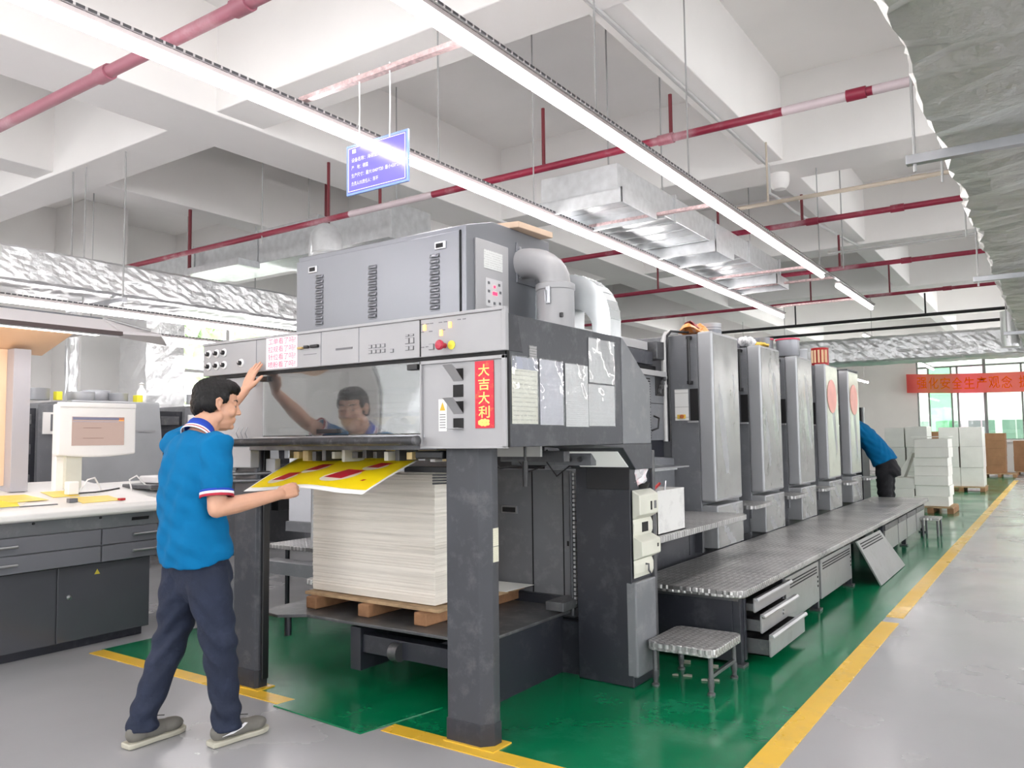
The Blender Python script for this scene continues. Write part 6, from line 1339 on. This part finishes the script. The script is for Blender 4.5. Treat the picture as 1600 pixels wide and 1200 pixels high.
    band(0.058, 0.068, 0.018, 0.080, NAVYC, 'collar'); band(0.018, 0.0805, 0.009, 0.084, STRW, 'collar_stripe'); band(0.009, 0.0845, 0.003, 0.086, STRR, 'collar_stripe'); band(0.003, 0.0865, -0.004, 0.088, STRW, 'collar_stripe')
    # trousers
    jb = MB()
    loft(jb, [ring(t, a * s, b * s) for t, a, b in ((-0.34, .10, .10), (-0.26, .17, .128), (-0.12, .168, .122), (0.02, .15, .105))])
    for sd in 'LR':
        h_, k_, a_ = V(J['hip' + sd]), V(J['kn' + sd]), V(J['an' + sd])
        limb(jb, [h_, h_.lerp(k_, 0.4), h_.lerp(k_, 0.8), k_, k_.lerp(a_, 0.35), k_.lerp(a_, 0.8), a_, a_ - V((0, 0, 0.05))], [q * ls for q in (0.098, 0.098, 0.086, 0.082, 0.075, 0.066, 0.066, 0.070)], ends=False, n=20)
        ell(jb, h_, (0.094 * ls,) * 3)
    def jf(p): return 0.007 * math.sin(p.z * 60 + 5 * math.sin(p.x * 12 + p.y * 9)) * (0.35 + 0.65 * max(math.exp(-((p.z - 0.48) / 0.12) ** 2), math.exp(-((p.z - 0.12) / 0.08) ** 2)))
    union(jb, 'trousers', trousers, T, 0.009, 3, noise=jf)
    if shoes:
        for sd in 'LR': shoe(T, V(J['an' + sd]), V(J['toe' + sd]), sd)
    return T
def shoe(T, an, toe, sd):
    d = V((toe.x - an.x, toe.y - an.y, 0)).normalized(); sside = V((d.y, -d.x, 0)); z0 = toe.z
    heel = V((an.x, an.y, z0)) - d * 0.085; Lh = 0.305
    prof = [(0.0, 0.030), (0.02, 0.036), (0.08, 0.038), (0.14, 0.037), (0.20, 0.045), (0.25, 0.046), (0.285, 0.034), (0.305, 0.012)]
    def outline(g): return [heel + d * u + sside * (wd + g) for u, wd in prof] + [heel + d * u - sside * (wd + g) for u, wd in prof[::-1]]
    q = MB(); n = len(prof) * 2
    lo, hi = [p + V((0, 0, 0.002)) for p in outline(0.002)], [p + V((0, 0, 0.027 if i not in (7, 8) else 0.026)) for i, p in enumerate(outline(0.006))]
    q.add(lo + hi, [tuple(range(n - 1, -1, -1)), tuple(range(n, 2 * n))] + [(i, (i + 1) % n, n + (i + 1) % n, n + i) for i in range(n)])
    so = q.build('shoe_sole', SOLE, T, bevel=0.006)
    u = MB()
    def C_(a, h): return heel + d * a + V((0, 0, h))
    for a, h, rx, ry, rz in ((0.055, 0.060, 0.052, 0.037, 0.045), (0.15, 0.052, 0.09, 0.040, 0.038), (0.225, 0.048, 0.070, 0.046, 0.034), (0.085, 0.085, 0.055, 0.037, 0.035)):
        ell(u, C_(a, h), (ry, rx, rz), Matrix((sside, d, V((0, 0, 1)))).transposed())
    up_ = union(u, 'shoe_upper', SHOE, T, 0.007, 3)
    for i in range(4):
        c = C_(0.115 + i * 0.024, 0.100 - i * 0.010)
        limb_mb = MB(); limb(limb_mb, [c - sside * 0.026 + V((0, 0, -0.008)), c + V((0, 0, 0.004)), c + sside * 0.026 + V((0, 0, -0.008))], [0.0035] * 3, 8); limb_mb.build('shoelace', SHOED, up_, smooth='all')
    lw_ = MB(); limb(lw_, [C_(0.11, 0.108), C_(0.14, 0.118) + sside * 0.02, C_(0.175, 0.112) + sside * 0.03], [0.0025] * 3, 6); lw_.build('shoelace', SHOED, up_, smooth='all')
    if sd == 'R':
        pts = [(0.05, 0.058), (0.10, 0.060), (0.15, 0.078), (0.158, 0.070), (0.135, 0.060), (0.168, 0.074), (0.165, 0.086), (0.148, 0.086), (0.10, 0.070)]
        q = MB(); q.prism([C_(a, h) + sside * 0.0465 for a, h in ((0.035, 0.050), (0.09, 0.050), (0.135, 0.062), (0.165, 0.080), (0.150, 0.084), (0.120, 0.070), (0.085, 0.060))], sside * 0.003); q.build('side_stripe', STRW, up_)
    return so
J1 = dict(pelvis=(-3.43, 2.315, 0.895), chest=(-3.42, 2.285, 1.19), neck=(-3.42, 2.335, 1.455), shR=(-3.245, 2.295, 1.375), shL=(-3.60, 2.325, 1.385),
    elR=(-3.195, 2.265, 1.095), wrR=(-3.14, 2.578, 1.143), elL=(-3.65, 2.565, 1.51), wrL=(-3.665, 2.765, 1.680),
    handR=((0.05, 1.0, 0.22), (-0.75, 0.0, -0.35), (-0.35, 0.1, 0.93), dict(curl=[0.75, 0.8, 0.85, 0.9], spread=0.02, thumb=(0.15, 0.75), squeeze=0.9)),
    handL=((0.12, 0.35, 0.95), (0.05, 0.95, -0.30), (1.0, 0.0, -0.1), dict(curl=[0.10, 0.12, 0.12, 0.16], spread=0.22, thumb=(0.75, 0.10))),
    hipR=(-3.345, 2.315, 0.80), hipL=(-3.515, 2.315, 0.80), knR=(-3.285, 2.345, 0.50), knL=(-3.575, 2.305, 0.49), anR=(-3.275, 2.39, 0.115), anL=(-3.595, 2.165, 0.12),
    toeR=(-3.255, 2.63, 0.0), toeL=(-3.60, 2.40, 0.0), head=(-3.415, 2.415, 1.588), face=(0.44, 0.88, -0.14), headup=(0.10, 0.22, 0.97), slvR=0.72, slvL=0.6)
person('person', 'worker in a bright blue polo shirt and dark jeans holding the yellow sheet', (-3.43, 2.33, 0), J1, JEANS)
J2 = dict(pelvis=(-2.24, 13.30, 1.02), chest=(-2.48, 13.30, 1.36), neck=(-2.80, 13.30, 1.60), shR=(-2.72, 13.50, 1.54), shL=(-2.72, 13.10, 1.54),
    elR=(-2.88, 13.52, 1.32), wrR=(-3.0, 13.45, 1.20), elL=(-2.88, 13.08, 1.32), wrL=(-3.0, 13.15, 1.20),
    handR=((-0.6, 0, -0.8), (-0.3, -0.6, 0.2), (0, -1, 0), dict(curl=0.35)), handL=((-0.6, 0, -0.8), (-0.3, 0.6, 0.2), (0, 1, 0), dict(curl=0.35)),
    hipR=(-2.22, 13.40, 0.95), hipL=(-2.22, 13.20, 0.95), knR=(-2.22, 13.42, 0.50), knL=(-2.22, 13.18, 0.50), anR=(-2.18, 13.42, 0.115), anL=(-2.18, 13.18, 0.115),
    toeR=(-2.44, 13.44, 0.0), toeL=(-2.44, 13.16, 0.0), head=(-2.95, 13.30, 1.67), face=(-0.85, 0.0, -0.55), headup=(-0.5, 0, 0.85), slvR=0.7, slvL=0.7)
person('person', 'stooping worker in a blue shirt and black trousers beyond the last printing unit', (-2.3, 13.3, 0), J2, PANTS, voxel=0.006, tscale=1.2, ls=1.25)
# ------------------------------------------------------------------ printed sheet in his hand
def sheet_pt(u, v, dz=0.0):
    xa = -3.60 + 0.88 * u; xb = -3.77 + 0.97 * u
    z0 = 1.135 + 0.026 * math.exp(-((u - 0.50) / 0.28) ** 2) + 0.010 * u
    z = z0 * (1 - v) + 1.30 * v + 0.006 * math.sin(math.pi * v)
    return (xa * (1 - v) + xb * v, 2.715 + 0.52 * v, z + dz)
t = thing('printed_sheet', 'yellow printed sheet with red boxes held out of the delivery', 'sheet', (-3.2, 2.95, 1.2))
YS = M('yellow_print', (255, 224, 0), 0.5, var=(5, 0.05)); RS = M('red_print', (196, 20, 44), 0.4)
MB().grid(lambda u, v: sheet_pt(u, v), 30, 16).build('paper', PAPERW, t, smooth='all', solid=0.0015)
MB().grid(lambda u, v: sheet_pt(0.015 + 0.97 * u, 0.085 + 0.90 * v, 0.0022), 30, 16).build('yellow_area', YS, t, smooth='all')
WP = M('white_halo_print', (248, 240, 214), 0.4)
def decal(nm, m, uc, vc, du, dv, dz, oval=False, sk=0.10):
    q = MB(); n = 18
    if oval:
        pts = [sheet_pt(uc + du * math.cos(2 * math.pi * i / n) + sk * dv * math.sin(2 * math.pi * i / n) * 3, vc + dv * math.sin(2 * math.pi * i / n), dz) for i in range(n)]
        q.add(pts, [tuple(range(n))])
    else: q.grid(lambda a, b: sheet_pt(uc + du * (2 * a - 1) + sk * dv * (2 * b - 1) * 3, vc + dv * (2 * b - 1), dz), 4, 4)
    q.build(nm, m, t)
for (u, v, du, dv) in ((0.20, 0.36, 0.055, 0.10), (0.36, 0.62, 0.05, 0.10), (0.66, 0.42, 0.07, 0.13), (0.80, 0.72, 0.045, 0.08)):
    decal('white_halo', WP, u - 0.01, v - 0.05, du * 1.5, dv * 1.35, 0.0034, True); decal('red_box', RS, u, v, du, dv, 0.0046)
decal('red_mark', RS, 0.86, 0.30, 0.012, 0.02, 0.0034)
